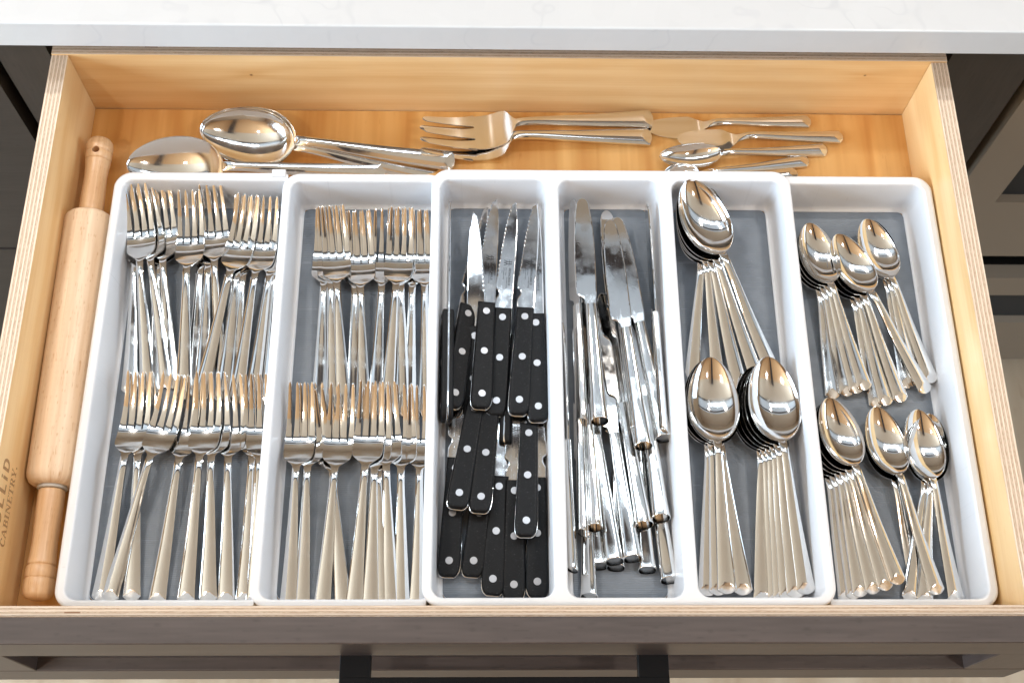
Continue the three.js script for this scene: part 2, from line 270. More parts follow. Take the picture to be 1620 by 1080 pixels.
// ---------------------------------------------------------------- the drawer
const OB = [0, -0.0906, 0.25];
const drawer = thing('drawer', 'open plywood drawer with dark stained shaker front, full of cutlery', 'drawer', OB);
{
  const T = 0.015, H = -0.0906, D = 0.503;
  const faces = [M.maple, M.maple, M.ply, M.maple, M.maple, M.maple];
  const side = (x) => { const m = part('side_panel', box([x, -0.0978, -0.0005], [x + T, 0, D], OB), faces, drawer); return m; };
  side(-0.4 - T); side(0.4);
  part('back_panel', box([-0.415, -0.0978, -0.0158], [0.415, 0.0012, -0.001], OB), [M.maple, M.maple, M.ply, M.maple, M.back, M.maple], drawer);
  part('front_panel', box([-0.4155, -0.0978, D], [0.4155, 0.0006, D + 0.0125], OB), [M.maple, M.maple, M.plyFront, M.maple, M.maple, M.maple], drawer);
  part('bottom_panel', box([-0.3998, H, 0.0002], [0.3998, -0.0846, D - 0.0004], OB, 2), M.bottom, drawer);
  // shaker front: rails, stiles, panel, pull
  const z0 = 0.5157, z1 = 0.5355, f = part('drawer_front', [rbox([-0.44, -0.0285, z0], [0.44, 0.025, z1], 0.0012, OB)], M.dark, drawer); f.name = 'top_rail';
  part('bottom_rail', rbox([-0.44, -0.156, z0], [0.44, -0.1062, z1], 0.0012, OB), M.dark, drawer);
  part('stile', rbox([-0.44, -0.1063, z0 + 0.0002], [-0.3835, -0.0284, z1 - 0.0002], 0.001, OB), M.dark, drawer);
  part('stile', rbox([0.386, -0.1063, z0 + 0.0002], [0.44, -0.0284, z1 - 0.0002], 0.001, OB), M.dark, drawer);
  part('front_inset', box([-0.3836, -0.1064, z0 + 0.002], [0.3862, -0.0283, z0 + 0.009], OB), M.dark, drawer);
  const pull = part('pull', rbox([-0.1257, -0.0395, 0.5516], [0.1273, -0.0283, 0.5636], 0.0008, OB), M.black, drawer);
  for (const x of [-0.1256, 0.1036]) part('post', rbox([x, -0.0393, z1 - 0.001], [x + 0.0235, -0.0285, 0.5556], 0.0006, OB), M.black, pull);
  // maker's stamp on the inside of the left wall
  const cv = document.createElement('canvas'), W = 1184, Hc = 512, g = cv.getContext('2d'); cv.width = W; cv.height = Hc;
  g.fillStyle = '#000'; g.fillRect(0, 0, W, Hc); g.fillStyle = '#fff'; g.textBaseline = 'alphabetic';
  const word = (t, x, y, w, h, font) => { g.font = font; const m = g.measureText(t); g.save(); g.translate(x, y); g.scale(w / m.width, h / m.actualBoundingBoxAscent); g.fillText(t, 0, 0); g.restore(); };
  let x = 16; for (const [ch, w] of [['S', 190], ['O', 200], ['L', 165], ['L', 165], ['i', 90], ['D', 200]]) { word(ch, x, 250, w, 205, 'bold 200px sans-serif'); x += w + 18; }
  word('CABINETRY.', 10, 490, 1090, 150, 'bold 160px serif');
  g.fillStyle = '#000'; for (let k = 0; k < 900; k++) g.fillRect(rnd() * W, rnd() * Hc, 2 + rnd() * 9, 1 + rnd() * 2);
  const tex = new THREE.CanvasTexture(cv); tex.magFilter = THREE.LinearFilter;
  const pg = new THREE.PlaneGeometry(0.074, 0.032).rotateY(Math.PI / 2).translate(-0.39985 - OB[0], -0.0252 - OB[1], 0.4132 - OB[2]);
  part('stamp', pg, std({ color: rgbLin(0.4, 0.21, 0.09), alphaMap: tex, transparent: true, opacity: 0.62, roughness: 0.6 }), drawer.children[0]);
}

// ---------------------------------------------------------------- cutlery trays
function roundRect(x0, x1, z0, z1, r, n = 7) {                      // counter-clockwise seen from above (x right, z towards the viewer)
  const out = []; r = Math.max(0.0008, r);
  for (const [cx, cz, a] of [[x1 - r, z0 + r, -90], [x1 - r, z1 - r, 0], [x0 + r, z1 - r, 90], [x0 + r, z0 + r, 180]])
    for (let k = 0; k <= n; k++) { const t = (a + 90 * k / n) * Math.PI / 180; out.push([cx + r * Math.cos(t), cz + r * Math.sin(t)]); }
  return out;
}
// rings [inset, y] of one rounded rectangle joined by a smooth surface; outward = the side that is seen
function rings(x0, x1, z0, z1, r, list, outward, clip = (x) => x) {
  const P = [], I = []; let n = 0;
  for (const [d, y] of list) { const ring = roundRect(x0 + d, x1 - d, z0 + d, z1 - d, r - d); n = ring.length; for (const [x, z] of ring) P.push(clip(x), y, z); }
  for (let i = 0; i < list.length - 1; i++) for (let j = 0; j < n; j++) { const a = i * n + j, b = i * n + (j + 1) % n, c = a + n, d = b + n; if (outward) I.push(a, b, c, b, d, c); else I.push(a, c, b, b, c, d); }
  const g = new THREE.BufferGeometry(); g.setAttribute('position', new THREE.Float32BufferAttribute(P, 3)); g.setIndex(I); g.computeVertexNormals();
  g.setAttribute('uv', new THREE.Float32BufferAttribute(P.filter((_, i) => i % 3 !== 1), 2));
  return g;
}
function plate(outer, holes, y, clip = (x) => x) {                   // flat sheet facing up
  const path = (p) => p.map(([x, z]) => new THREE.Vector2(clip(x), -z));
  const s = new THREE.Shape(path(outer).reverse()); for (const h of holes) s.holes.push(new THREE.Path(path(h)));
  return new THREE.ShapeGeometry(s).rotateX(-Math.PI / 2).translate(0, y, 0);
}
function makeTray(label, { x0, x1, z0, z1, rim, floor, base, wells, clip, r = 0.016, thin = 0.0012 }) {
  const pos = [(x0 + x1) / 2, base, (z0 + z1) / 2], t = thing('cutlery_tray', label, 'cutlery tray', pos), geo = [];
  geo.push(rings(x0, x1, z0, z1, r, [[0.0042, base], [0.0034, base + 0.0015], [0.0005, rim - 0.0055], [0, rim - 0.003], [0.0003, rim - 0.0012], [0.0011, rim - 0.0003], [0.0024, rim], [0.003, rim]], true, clip));
  const holes = wells.map(([a, b, c, d]) => roundRect(a - 0.0006, b + 0.0006, c - 0.0006, d + 0.0006, 0.0116));
  geo.push(plate(roundRect(x0 + 0.003, x1 - 0.003, z0 + 0.003, z1 - 0.003, r - 0.003), holes, rim, clip));
  for (const [a, b, c, d] of wells) {
    const dp = rim - floor;
    geo.push(rings(a, b, c, d, 0.011, [[-0.0006, rim], [0, rim], [0.0008, rim - 0.0004], [0.0014, rim - 0.0014], [0.0018, rim - 0.004], [0.0018 + 0.0022 * 0.5, rim - dp * 0.5], [0.004, floor + 0.0042], [0.0046, floor + 0.002], [0.0058, floor + 0.0006], [0.0072, floor], [0.009, floor]], false, clip));
    geo.push(plate(roundRect(a + 0.009, b - 0.009, c + 0.009, d - 0.009, 0.004), [], floor, clip));
  }
  geo.forEach((g) => g.translate(-pos[0], -pos[1], -pos[2]));
  part('tray_body', geo, M.tray, t);
  for (const [a, b, c, d] of wells) {
    const m = 0.0088, top = floor + thin;
    const g = [rings(a + m, b - m, c + m, d - m, 0.006, [[0, floor - 0.0002], [0, top - 0.0003], [0.0003, top], [0.001, top]], true, clip), plate(roundRect(a + m + 0.001, b - m - 0.001, c + m + 0.001, d - m - 0.001, 0.005), [], top, clip)];
    g.forEach((q) => q.translate(-pos[0], -pos[1], -pos[2]));
    part('mat', g, M.mat, t);
  }
  return t;
}
const Z0 = 0.098, Z1 = 0.4975, WZ0 = 0.1052, WZ1 = 0.4915;
const outerTray = makeTray('white plastic cutlery tray, outermost on the left, beside the rolling pin', { x0: -0.3555, x1: -0.187, z0: Z0, z1: Z1, rim: -0.0405, floor: -0.0799, base: -0.083, wells: [[-0.3485, -0.191, WZ0 + 0.0005, WZ1]], clip: (x) => Math.min(x, -0.1975) });
makeTray('white plastic cutlery tray of forks, touching the left side of the three-well tray', { x0: -0.2015, x1: -0.052, z0: Z0 + 0.0015, z1: Z1, rim: -0.0388, floor: -0.0789, base: -0.0822, wells: [[-0.1950, -0.056, WZ0 + 0.0015, WZ1]], clip: (x) => Math.min(x, -0.0612) });
makeTray('white plastic tray with three wells in the middle, overlapping its neighbours', { x0: -0.0648, x1: 0.2652, z0: Z0 - 0.0005, z1: Z1, rim: -0.033, floor: -0.0749, base: -0.0815, wells: [[-0.0583, 0.0415, WZ0 + 0.002, WZ1], [0.0497, 0.1452, WZ0 + 0.002, WZ1], [0.1535, 0.2582, WZ0 + 0.002, WZ1]], clip: undefined });
makeTray('white plastic cutlery tray of teaspoons on the far right against the drawer wall', { x0: 0.25, x1: 0.3985, z0: Z0, z1: Z1, rim: -0.0402, floor: -0.0799, base: -0.083, wells: [[0.254, 0.3918, WZ0 + 0.0005, WZ1]], clip: (x) => Math.max(x, 0.2612) });

part('tab', rbox([-0.2122, -0.0412, 0.0955], [-0.1995, -0.0389, 0.1035], 0.001, outerTray.position.toArray()), M.tray, outerTray);

// ---------------------------------------------------------------- rolling pin
{
  const a = [-0.3746, -0.0626, 0.0528], b = [-0.3758, -0.0626, 0.4839];
  const A = new THREE.Vector3(-0.3785, -0.0622, 0.2745), t = thing('rolling_pin', 'pale wooden rolling pin lying along the left wall of the drawer', 'rolling pin', A.toArray());
  t.rotation.y = 0.013;
  // profiles along the pin, from its middle: [radius, z]
  const lathe = (pts, n = 40) => { const g = new THREE.LatheGeometry(pts.map(([r, z]) => new THREE.Vector2(r, z)), n), p = g.attributes.position, uv = g.attributes.uv, ang = (i) => Math.atan2(p.getX(i), p.getZ(i)); for (let i = 0; i < p.count; i++) uv.setXY(i, p.getY(i), ang(i) * 0.02); return g.rotateX(Math.PI / 2); };
  const R = 0.0221, L = [-0.141, 0.117];
  part('barrel', lathe([[0.001, L[0]], [R - 0.006, L[0]], [R - 0.0025, L[0] + 0.0012], [R - 0.0006, L[0] + 0.0036], [R, L[0] + 0.007], [R, 0], [R, L[1] - 0.011], [R - 0.0006, L[1] - 0.007], [R - 0.0025, L[1] - 0.003], [R - 0.006, L[1] - 0.0006], [R - 0.009, L[1]], [0.001, L[1]]]), M.pin, t);
  // both handles: neck at the barrel, waist, swelling, two grooves, rounded end
  const half = (s, z, tip, k) => { const len = tip - z; return lathe([[0.0005, z], [0.0098, z], [0.0108, z + k * 0.0015], [0.0110, z + len * 0.06], [0.0109, z + len * 0.2], [0.0104, z + len * 0.4], [0.0103, z + len * 0.5], [0.0108, z + len * 0.62], [0.0115, z + len * 0.68], [0.0116, z + len * 0.69], [0.0106, z + len * 0.698], [0.0106, z + len * 0.703], [0.0117, z + len * 0.712], [0.0120, z + len * 0.76], [0.0121, z + len * 0.803], [0.0111, z + len * 0.811], [0.0111, z + len * 0.816], [0.0122, z + len * 0.825], [0.0124, z + len * 0.89], [0.0118, z + len * 0.95], [0.0098, z + len * 0.985], [0.006, tip], [0.0002, tip]]); };
  part('handle', half(1, L[1] + 0.0028, 0.2115, 1), M.pinHandle, t);
  part('collar', lathe([[0.001, L[1] - 0.0005], [0.0116, L[1] - 0.0005], [0.0122, L[1] + 0.0008], [0.0122, L[1] + 0.0022], [0.0114, L[1] + 0.003], [0.001, L[1] + 0.003]]), M.grommet, t);
  part('collar', lathe([[0.001, L[0] - 0.003], [0.0108, L[0] - 0.003], [0.0108, L[0] + 0.0005], [0.001, L[0] + 0.0005]].reverse()), M.grommet, t);
  const h = half(1, L[0] - 0.0028, -0.2235, -1);
  { const p = h.index.array; for (let i = 0; i < p.length; i += 3) { const q = p[i]; p[i] = p[i + 1]; p[i + 1] = q; } h.computeVertexNormals(); }
  const ev = new Evaluator(); ev.useGroups = false; ev.attributes = ['position', 'normal', 'uv'];
  const hb = new Brush(h), cut = new Brush(new THREE.CylinderGeometry(0.0034, 0.0034, 0.05, 24).translate(0.0005, 0, -0.2065)); hb.updateMatrixWorld(); cut.updateMatrixWorld();
  part('handle', ev.evaluate(hb, cut, SUBTRACTION).geometry, M.pinHandle, t);
}

const range = (a, b, n) => Array.from({ length: n + 1 }, (_, i) => mix(a, b, i / n));
// ---------------------------------------------------------------- cutlery: one of each kind is made, the rest are clones
// Local axes of a piece: handle end at the origin, length along -z, up is y.
const endCurve = (s, v) => 0.0026 * v * v * Math.pow(clamp(1 - s / 0.012), 1.5);
function strips(hw, top, bot, s, m, opts = {}) {                    // four surfaces of a flat bar: top, underside and two edges
  const X = (k) => (opts.x ? opts.x(k) : 0), Z = (k, v) => -k - endCurve(k, v);
  const T = (k, v) => [X(k) + v * hw(k), top(k, v), Z(k, v)], B = (k, v) => [X(k) + v * hw(k), bot(k, v), Z(k, v)];
  const E = (q) => (k, w) => [X(k) + q * (hw(k) + 0.0003 * 4 * w * (1 - w)), mix(bot(k, q), top(k, q), w), Z(k, q)];
  return [surface(T, 0, 0, s.length - 1, -1, 1, m, true, s), surface(B, 0, 0, s.length - 1, -1, 1, m, false, s), surface(E(1), 0, 0, s.length - 1, 0, 1, 2, false, s), surface(E(-1), 0, 0, s.length - 1, 0, 1, 2, true, s)]
    .map(orient);
}
// make triangles agree with their normals
function orient(g) {
  const p = g.attributes.position, n = g.attributes.normal, I = g.index.array, a = new THREE.Vector3(), b = new THREE.Vector3(), c = new THREE.Vector3(), q = new THREE.Vector3(); let vote = 0;
  for (let i = 0; i < I.length; i += 3) { a.fromBufferAttribute(p, I[i]); b.fromBufferAttribute(p, I[i + 1]); c.fromBufferAttribute(p, I[i + 2]); q.fromBufferAttribute(n, I[i]); vote += Math.sign(b.sub(a).cross(c.sub(a)).dot(q)); }
  if (vote < 0) for (let i = 0; i < I.length; i += 3) { const t = I[i]; I[i] = I[i + 1]; I[i + 1] = t; }
  return g;
}
// normals of a closed bar must point away from its axis; flips a strip whose normals do not
function outwardFrom(g, dir) {
  const n = g.attributes.normal; let v = 0;
  for (let i = 0; i < n.count; i++) v += n.getX(i) * dir[0] + n.getY(i) * dir[1] + n.getZ(i) * dir[2];
  if (v < 0) { for (let i = 0; i < n.count; i++) n.setXYZ(i, -n.getX(i), -n.getY(i), -n.getZ(i)); orient(g); }
  return g;
}
const bar = (...a) => { const [t, b, r, l] = strips(...a); return [outwardFrom(t, [0, 1, 0]), outwardFrom(b, [0, -1, 0]), outwardFrom(r, [1, 0, 0]), outwardFrom(l, [-1, 0, 0])]; };
function cap(hw, top, bot, s, dir) {                                // flat end of a bar
  const P = [], I = [], m = 8; for (let j = 0; j <= m; j++) { const v = mix(-1, 1, j / m); P.push(v * hw(s), top(s, v), -s - endCurve(s, v), v * hw(s), bot(s, v), -s - endCurve(s, v)); }
  for (let j = 0; j < m; j++) I.push(2 * j, 2 * j + 1, 2 * j + 2, 2 * j + 1, 2 * j + 3, 2 * j + 2);
  const g = new THREE.BufferGeometry(); g.setAttribute('position', new THREE.Float32BufferAttribute(P, 3)); g.setIndex(I); g.computeVertexNormals(); g.setAttribute('uv', new THREE.Float32BufferAttribute(P.filter((_, i) => i % 3 !== 1), 2));
  return outwardFrom(g, [0, 0, dir]);
}
const endStations = [...range(0, 0.0068, 17), 0.008, 0.0095];
// the flared handle with its slanted end facet, shared by forks and spoons; sn = where it meets the head
function handleShape(sn, wEnd, wNeck, prof, th = 0.0026) {
  const w0 = (s) => mix(wEnd, wNeck, Math.pow(clamp(s / (sn * 0.86)), 0.82));
  const hw = (s) => w0(s) * (s < 0.0025 ? 1 - 0.14 * Math.pow(1 - s / 0.0025, 2) : 1);
  const t2 = (s) => th / 2 + 0.0009 * smooth(sn * 0.6, sn, s) * 0.6;
  const dome = (s) => mix(0.0014, 0.0009, Math.pow(s / sn, 0.5)) * 1.3;
  const top = (s, v) => Math.min(prof(s) + t2(s) + dome(s) * (1 - v * v), prof(0) + th / 2 - 0.0003 + 0.3 * s);
  const bot = (s, v) => Math.min(prof(s) - t2(s), top(s, v) - 0.0002);
  return { hw, top, bot, t2, dome };
}
function makeFork({ L, sN, sR, wEnd, wNeck, wHead, wTip, tines, slot, prof, th }) {
  const H = handleShape(sN, wEnd, wNeck, prof, th), g = new THREE.Group();
  const shoulder = (s) => mix(H.hw(Math.min(s, sN)), wHead, Math.sqrt(clamp(1 - Math.pow(1 - clamp((s - sN) / (0.017)), 2.2))) * smooth(sN - 0.003, sN + 0.01, s)) - (wHead - wTip) * clamp((s - sN - 0.02) / (L - sN));
  const hw = (s) => (s < sN - 0.003 ? H.hw(s) : shoulder(s));
  const tk = (s) => mix(H.t2(Math.min(s, sN)), 0.0010, smooth(sN - 0.01, sN + 0.012, s));
  const dish = (s) => -0.0011 * smooth(sN, sN + 0.015, s) + H.dome(Math.min(s, sN)) * (1 - smooth(sN - 0.012, sN + 0.004, s));
  const top = (s, v) => (s < 0.01 ? H.top(s, v) : prof(s) + tk(s) + dish(s) * (1 - v * v)), bot = (s, v) => (s < 0.01 ? H.bot(s, v) : prof(s) - tk(s) + Math.min(0, dish(s)) * (1 - v * v));
  part('handle', [...bar(hw, top, bot, [...endStations, ...range(0.011, sN - 0.002, 26)], 14), cap(hw, top, bot, 0, 1)], M.steel, g);
  part('head', [...bar(hw, top, bot, [...range(sN - 0.002, sN + 0.018, 14), ...range(sN + 0.0195, sR, 5)], 12), cap(hw, top, bot, sR, -1)], M.steel, g);
  // tines: each follows the head's curve, tapering to a blunt point
  const W = wHead - 0.0004, wt = (2 * W - (tines - 1) * slot) / tines;
  for (let k = 0; k < tines; k++) {
    const c0 = -W + wt / 2 + k * (wt + slot), spread = wTip / wHead;
    const h2 = (s) => { const u = clamp((s - sR) / (L - sR)); return wt / 2 * (1 + 0.28 * Math.pow(1 - u, 6)) * mix(1, 0.5, Math.pow(u, 1.25)) * Math.sqrt(clamp(1 - Math.pow(clamp((u - 0.9) / 0.1), 2), 0.05)); };
    const x = (s) => c0 * mix(1, spread, clamp((s - sR) / (L - sR)));
    const vv = (s, v) => clamp((x(s) + v * h2(s)) / hw(s), -1, 1), thin = (s) => mix(0, 0.0004, clamp((s - sR) / (L - sR)));
    const T = (s, v) => top(s, vv(s, v)) - thin(s) - 0.0001 * v * v, Bt = (s, v) => bot(s, vv(s, v)) + thin(s);
    const st = [...range(sR - 0.0006, L - 0.006, 12), L - 0.0048, L - 0.0036, L - 0.0024, L - 0.0014, L - 0.0006, L - 0.00005];
    const gg = bar(h2, T, Bt, st, 4, { x });
    part('tine', gg, M.steel, g);
  }
  return g;
}
function makeSpoon({ L, sN, wEnd, wNeck, wBowl, deep, prof, th, flute = 0, pw = 0.85 }) {
  const H = handleShape(sN, wEnd, wNeck, prof, th), g = new THREE.Group(), sc = (sN + L) / 2, hl = (L - sN) / 2;
  const tt = (s) => clamp((s - sc) / hl, -1, 1), open = (s) => 1 - tt(s) * tt(s);
  const bowl = (s) => wBowl * Math.pow(open(s), 0.53) * (1 - 0.13 * tt(s));
  const hw = (s) => (s < sN ? H.hw(s) : Math.hypot(H.hw(sN) * (1 - smooth(sN, sN + hl * 0.7, s)), bowl(s)));
  const depth = (s, v) => (s < sN ? 0 : deep * Math.pow(Math.max(0, open(s)), pw) * Math.pow(Math.max(0, 1 - v * v), pw));
  const tk = (s) => mix(H.t2(Math.min(s, sN)), 0.0008, smooth(sN - 0.012, sN + 0.008, s));
  const dome = (s) => H.dome(Math.min(s, sN)) * (1 - smooth(sN - 0.012, sN + 0.002, s));
  const fl = (s, v) => (flute ? flute * open(s) * Math.cos(v * Math.PI * 5) : 0);
  const top = (s, v) => (s < 0.01 ? H.top(s, v) : prof(s) + tk(s) + dome(s) * (1 - v * v) - depth(s, v) + fl(s, v)), bot = (s, v) => (s < 0.01 ? H.bot(s, v) : prof(s) - tk(s) - depth(s, v) + fl(s, v));
  part('handle', [...bar(hw, top, bot, [...endStations, ...range(0.011, sN, 28)], 14), cap(hw, top, bot, 0, 1)], M.steel, g);
  const st = []; for (let i = 0; i <= 44; i++) st.push(sc - hl * Math.cos(Math.PI * i / 44)); st[44] = L - 2e-5;
  part('bowl', bar(hw, top, bot, st, flute ? 48 : 24), M.steel, g);
  return g;
}
// table knife with a hollow handle
function makeTableKnife() {
  const g = new THREE.Group(), sJ = 0.1125, L = 0.222, yc = 0.005;
  const cut = (s, y) => 0.0046 * clamp((y - yc + b(s)) / (2 * b(s))) * clamp(1 - s / 0.016);
  const a = (s) => mix(0.0082, 0.0049, Math.pow(s / sJ, 0.55)), b = (s) => mix(0.0046, 0.0036, Math.pow(s / sJ, 0.5)), pow = (c, e) => Math.sign(c) * Math.pow(Math.abs(c), e);
  const ring = (s, t) => { const y = yc + b(s) * pow(Math.sin(t), 0.9); return [a(s) * pow(Math.cos(t), 0.78), y, -s - cut(s, y)]; };
  const body = orient(surface(ring, 0, 0, 22, 0, Math.PI * 2, 40, false, range(0.0008, sJ, 22)));
  { const n = body.attributes.normal, p = body.attributes.position; let v = 0; for (let i = 0; i < n.count; i++) v += n.getX(i) * p.getX(i) + n.getY(i) * (p.getY(i) - yc); if (v < 0) { for (let i = 0; i < n.count; i++) n.setXYZ(i, -n.getX(i), -n.getY(i), -n.getZ(i)); orient(body); } }
  const lid = (s, dz) => { const q = []; for (let k = 0; k < 40; k++) { const p = ring(s, k / 40 * Math.PI * 2); q.push(new THREE.Vector2(p[0], p[1])); } const e = new THREE.ShapeGeometry(new THREE.Shape(q)); if (dz < 0) e.rotateY(Math.PI); return e.translate(0, 0, -s); };
  const rim = orient(surface((u, t) => { const p = ring(0.0008, t), k = 1 - 0.09 * u * u; return [p[0] * k, yc + (p[1] - yc) * k, p[2] + 0.0008 * Math.sin(u * Math.PI / 2)]; }, 0, 1, 4, 0, Math.PI * 2, 40));
  { const n = rim.attributes.normal, p = rim.attributes.position; let v = 0; for (let i = 0; i < n.count; i++) v += n.getX(i) * p.getX(i) + n.getY(i) * (p.getY(i) - yc); if (v < 0) { for (let i = 0; i < n.count; i++) n.setXYZ(i, -n.getX(i), -n.getY(i), -n.getZ(i)); orient(rim); } }
  const endLid = lid(0, 1); { const p = endLid.attributes.position; for (let i = 0; i < p.count; i++) p.setXYZ(i, p.getX(i) * 0.91, yc + (p.getY(i) - yc) * 0.91, -cut(0, p.getY(i))); }
  part('handle', [body, rim, endLid, lid(sJ, -1)], M.knifeSteel, g);
  // blade outline: straight spine (+x), swelling edge (-x), broad rounded tip
  const s = new THREE.Shape(), w = 0.0050; s.moveTo(w - 0.0006, sJ - 0.001); s.lineTo(0.0060, sJ + 0.012); s.bezierCurveTo(0.0074, sJ + 0.05, 0.0078, sJ + 0.075, 0.0052, L - 0.010); s.bezierCurveTo(0.0040, L - 0.002, 0.001, L + 0.0004, -0.0016, L);
  s.bezierCurveTo(-0.0052, L - 0.0006, -0.0074, L - 0.006, -0.0084, L - 0.014); s.bezierCurveTo(-0.0106, L - 0.035, -0.0126, sJ + 0.05, -0.0126, sJ + 0.018); s.bezierCurveTo(-0.0126, sJ + 0.0075, -0.0098, sJ + 0.0095, -0.0068, sJ + 0.007); s.bezierCurveTo(-0.0050, sJ + 0.0055, -0.0050, sJ + 0.002, -w + 0.0006, sJ - 0.001);
  const e = new THREE.ExtrudeGeometry(s, { depth: 0.0008, bevelEnabled: true, bevelThickness: 0.0005, bevelSize: 0.0011, bevelOffset: -0.0011, bevelSegments: 3, curveSegments: 24 }).rotateX(-Math.PI / 2).translate(0, yc - 0.0004, 0);
  part('blade', e, M.blade, g);
  return g;
}
// steak knife: full tang between two black scales, three rivets, serrated blade
const markTex = (() => {
  const c = document.createElement('canvas'); c.width = 512; c.height = 256; const x = c.getContext('2d'); x.fillStyle = '#000'; x.fillRect(0, 0, 512, 256);
  x.strokeStyle = x.fillStyle = '#fff'; x.lineWidth = 9; x.lineCap = 'round';
  for (const dx of [0, 34]) { x.beginPath(); x.arc(44 + dx, 52, 11, 0, 7); x.fill(); x.beginPath(); x.moveTo(44 + dx, 62); x.lineTo(44 + dx, 122); x.moveTo(44 + dx, 118); x.lineTo(22 + dx, 190); x.moveTo(44 + dx, 118); x.lineTo(66 + dx, 186); x.stroke(); }
  x.beginPath(); x.moveTo(14, 84); x.lineTo(108, 92); x.stroke();
  x.font = 'bold 58px sans-serif'; x.fillText('HENCKELS', 140, 88, 280); x.font = '26px sans-serif'; x.fillText('INTERNATIONAL', 290, 124, 190); x.fillText('FINE EDGE', 140, 150, 130); x.fillText('STAINLESS STEEL', 140, 190, 330); x.fillText('18 0', 180, 226);
  const t = new THREE.CanvasTexture(c); t.magFilter = THREE.LinearFilter; return t;
})();
M.etch = std({ color: rgbLin(0.02, 0.02, 0.02), alphaMap: markTex, transparent: true, opacity: 0.62, roughness: 0.7 });
function makeSteakKnife() {
  const g = new THREE.Group(), sJ = 0.1015, yc = 0.0055, tip = 0.211, e0 = -1;
  // handle outline: nearly straight back, belly swelling towards the rounded end
  const outline = (d) => { const s = new THREE.Shape(), E = 0.0094 - d, J = 0.0076 - d; s.moveTo(J, sJ); s.lineTo(E, 0.016); s.bezierCurveTo(E, 0.006, E - 0.0016, 0.0016 + d, 0.004, 0.0004 + d); s.lineTo(-0.0036, 0.0001 + d); s.bezierCurveTo(-E + 0.001, 0.0003 + d, -E, 0.004, -E, 0.012); s.bezierCurveTo(-E + 0.0004, 0.04, -J, 0.08, -J, sJ); return s; };
  const ext = (s, depth, bt, bs, seg) => new THREE.ExtrudeGeometry(s, { depth, bevelEnabled: bs > 0, bevelThickness: bt, bevelSize: bs, bevelOffset: -bs, bevelSegments: seg, curveSegments: 16 }).rotateX(-Math.PI / 2);
  part('handle_scale', ext(outline(0), 0.0027, 0.0017, 0.0023, 3).translate(0, yc + 0.0010, 0), M.handle, g);
  part('handle_scale', ext(outline(0), 0.0017, 0.0017, 0.0023, 3).rotateZ(0).translate(0, yc - 0.0037, 0), M.handle, g);
  // tang and blade in one piece of steel
  const b = new THREE.Shape(); b.moveTo(0.0098, 0.012);
  b.lineTo(0.0079, sJ + 0.001); b.lineTo(0.0082, sJ + 0.055); b.bezierCurveTo(0.0082, sJ + 0.085, 0.0070, tip - 0.012, 0.0046, tip);
  const pts = []; const n = 21; for (let k = 0; k <= n; k++) { const u = k / n, s = mix(tip, sJ + 0.024, u); pts.push([mix(0.0046, -0.0088, Math.pow(u, 0.42)), s]); }
  for (let k = 0; k < n; k++) { const [x0, s0] = pts[k], [x1, s1] = pts[k + 1], mx = (x0 + x1) / 2, ms = (s0 + s1) / 2; b.quadraticCurveTo(mx + (k > 1 && k < 19 ? 0.0016 : 0), ms, x1, s1); }
  b.bezierCurveTo(-0.0092, sJ + 0.018, -0.0052, sJ + 0.0195, -0.0052, sJ + 0.0165); b.bezierCurveTo(-0.0052, sJ + 0.012, -0.0076, sJ + 0.012, -0.0078, sJ + 0.008); b.lineTo(-0.0079, sJ); b.bezierCurveTo(-0.0079, 0.08, -0.0096, 0.04, -0.0098, 0.012); b.bezierCurveTo(-0.0098, 0.003, -0.0088, -0.0004, -0.0036, -0.0004); b.lineTo(0.004, -0.0002); b.bezierCurveTo(0.0082, 0.0012, 0.0098, 0.005, 0.0098, 0.012);
  part('blade', ext(b, 0.0008, 0.0005, 0.0010, 2).translate(0, yc - 0.0006, 0), M.steakBlade, g);
  // hollow-ground strip along the edge
  for (const s of [0.0135, 0.0535, 0.092]) part('rivet', new THREE.CylinderGeometry(0.0031, 0.0031, 0.0111, 24).translate(0, yc, -s), M.rivet, g);
  const mk = new THREE.PlaneGeometry(0.032, 0.012); mk.rotateX(-Math.PI / 2).rotateY(-Math.PI / 2).translate(0.0006, yc + 0.00078, -(sJ + 0.034)); 
  part('engraving', mk, M.etch, g);
  return g;
}
// flat spreader with a leaf-shaped blade
function makeSpreader(L, sN, wB, prof) {
  const H = handleShape(sN, 0.0068, 0.0034, prof, 0.0026), g = new THREE.Group(), tt = (s) => clamp((s - sN) / (L - sN));
  const hw = (s) => (s < sN ? H.hw(s) : mix(H.hw(sN), wB * Math.pow(Math.max(1e-4, 1 - Math.pow(tt(s), 3.2)), 0.5), smooth(0, 0.3, tt(s))));
  const tk = (s) => mix(H.t2(Math.min(s, sN)), 0.0007, smooth(sN - 0.006, sN + 0.012, s)), dome = (s) => H.dome(Math.min(s, sN)) * (1 - smooth(sN - 0.01, sN + 0.006, s));
  const x = (s) => 0.004 * Math.pow(tt(s), 1.5);
  const top = (s, v) => (s < 0.01 ? H.top(s, v) : prof(s) + tk(s) + dome(s) * (1 - v * v)), bot = (s, v) => (s < 0.01 ? H.bot(s, v) : prof(s) - tk(s));
  part('handle', [...bar(hw, top, bot, [...endStations, ...range(0.011, sN, 22)], 14, { x }), cap(hw, top, bot, 0, 1)], M.steel, g);
  part('blade', bar(hw, top, bot, [...range(sN, L - 0.006, 16), L - 0.0045, L - 0.003, L - 0.0018, L - 0.0008, L - 0.0002, L - 0.00002], 8, { x }), M.steel, g);
  return g;
}
const forkProf = spline([[0, 0.0022], [0.05, 0.006], [0.095, 0.0112], [0.112, 0.0124], [0.122, 0.0117], [0.132, 0.0078], [0.142, 0.0040], [0.152, 0.0030], [0.166, 0.0055], [0.182, 0.0118], [0.196, 0.0196]]);
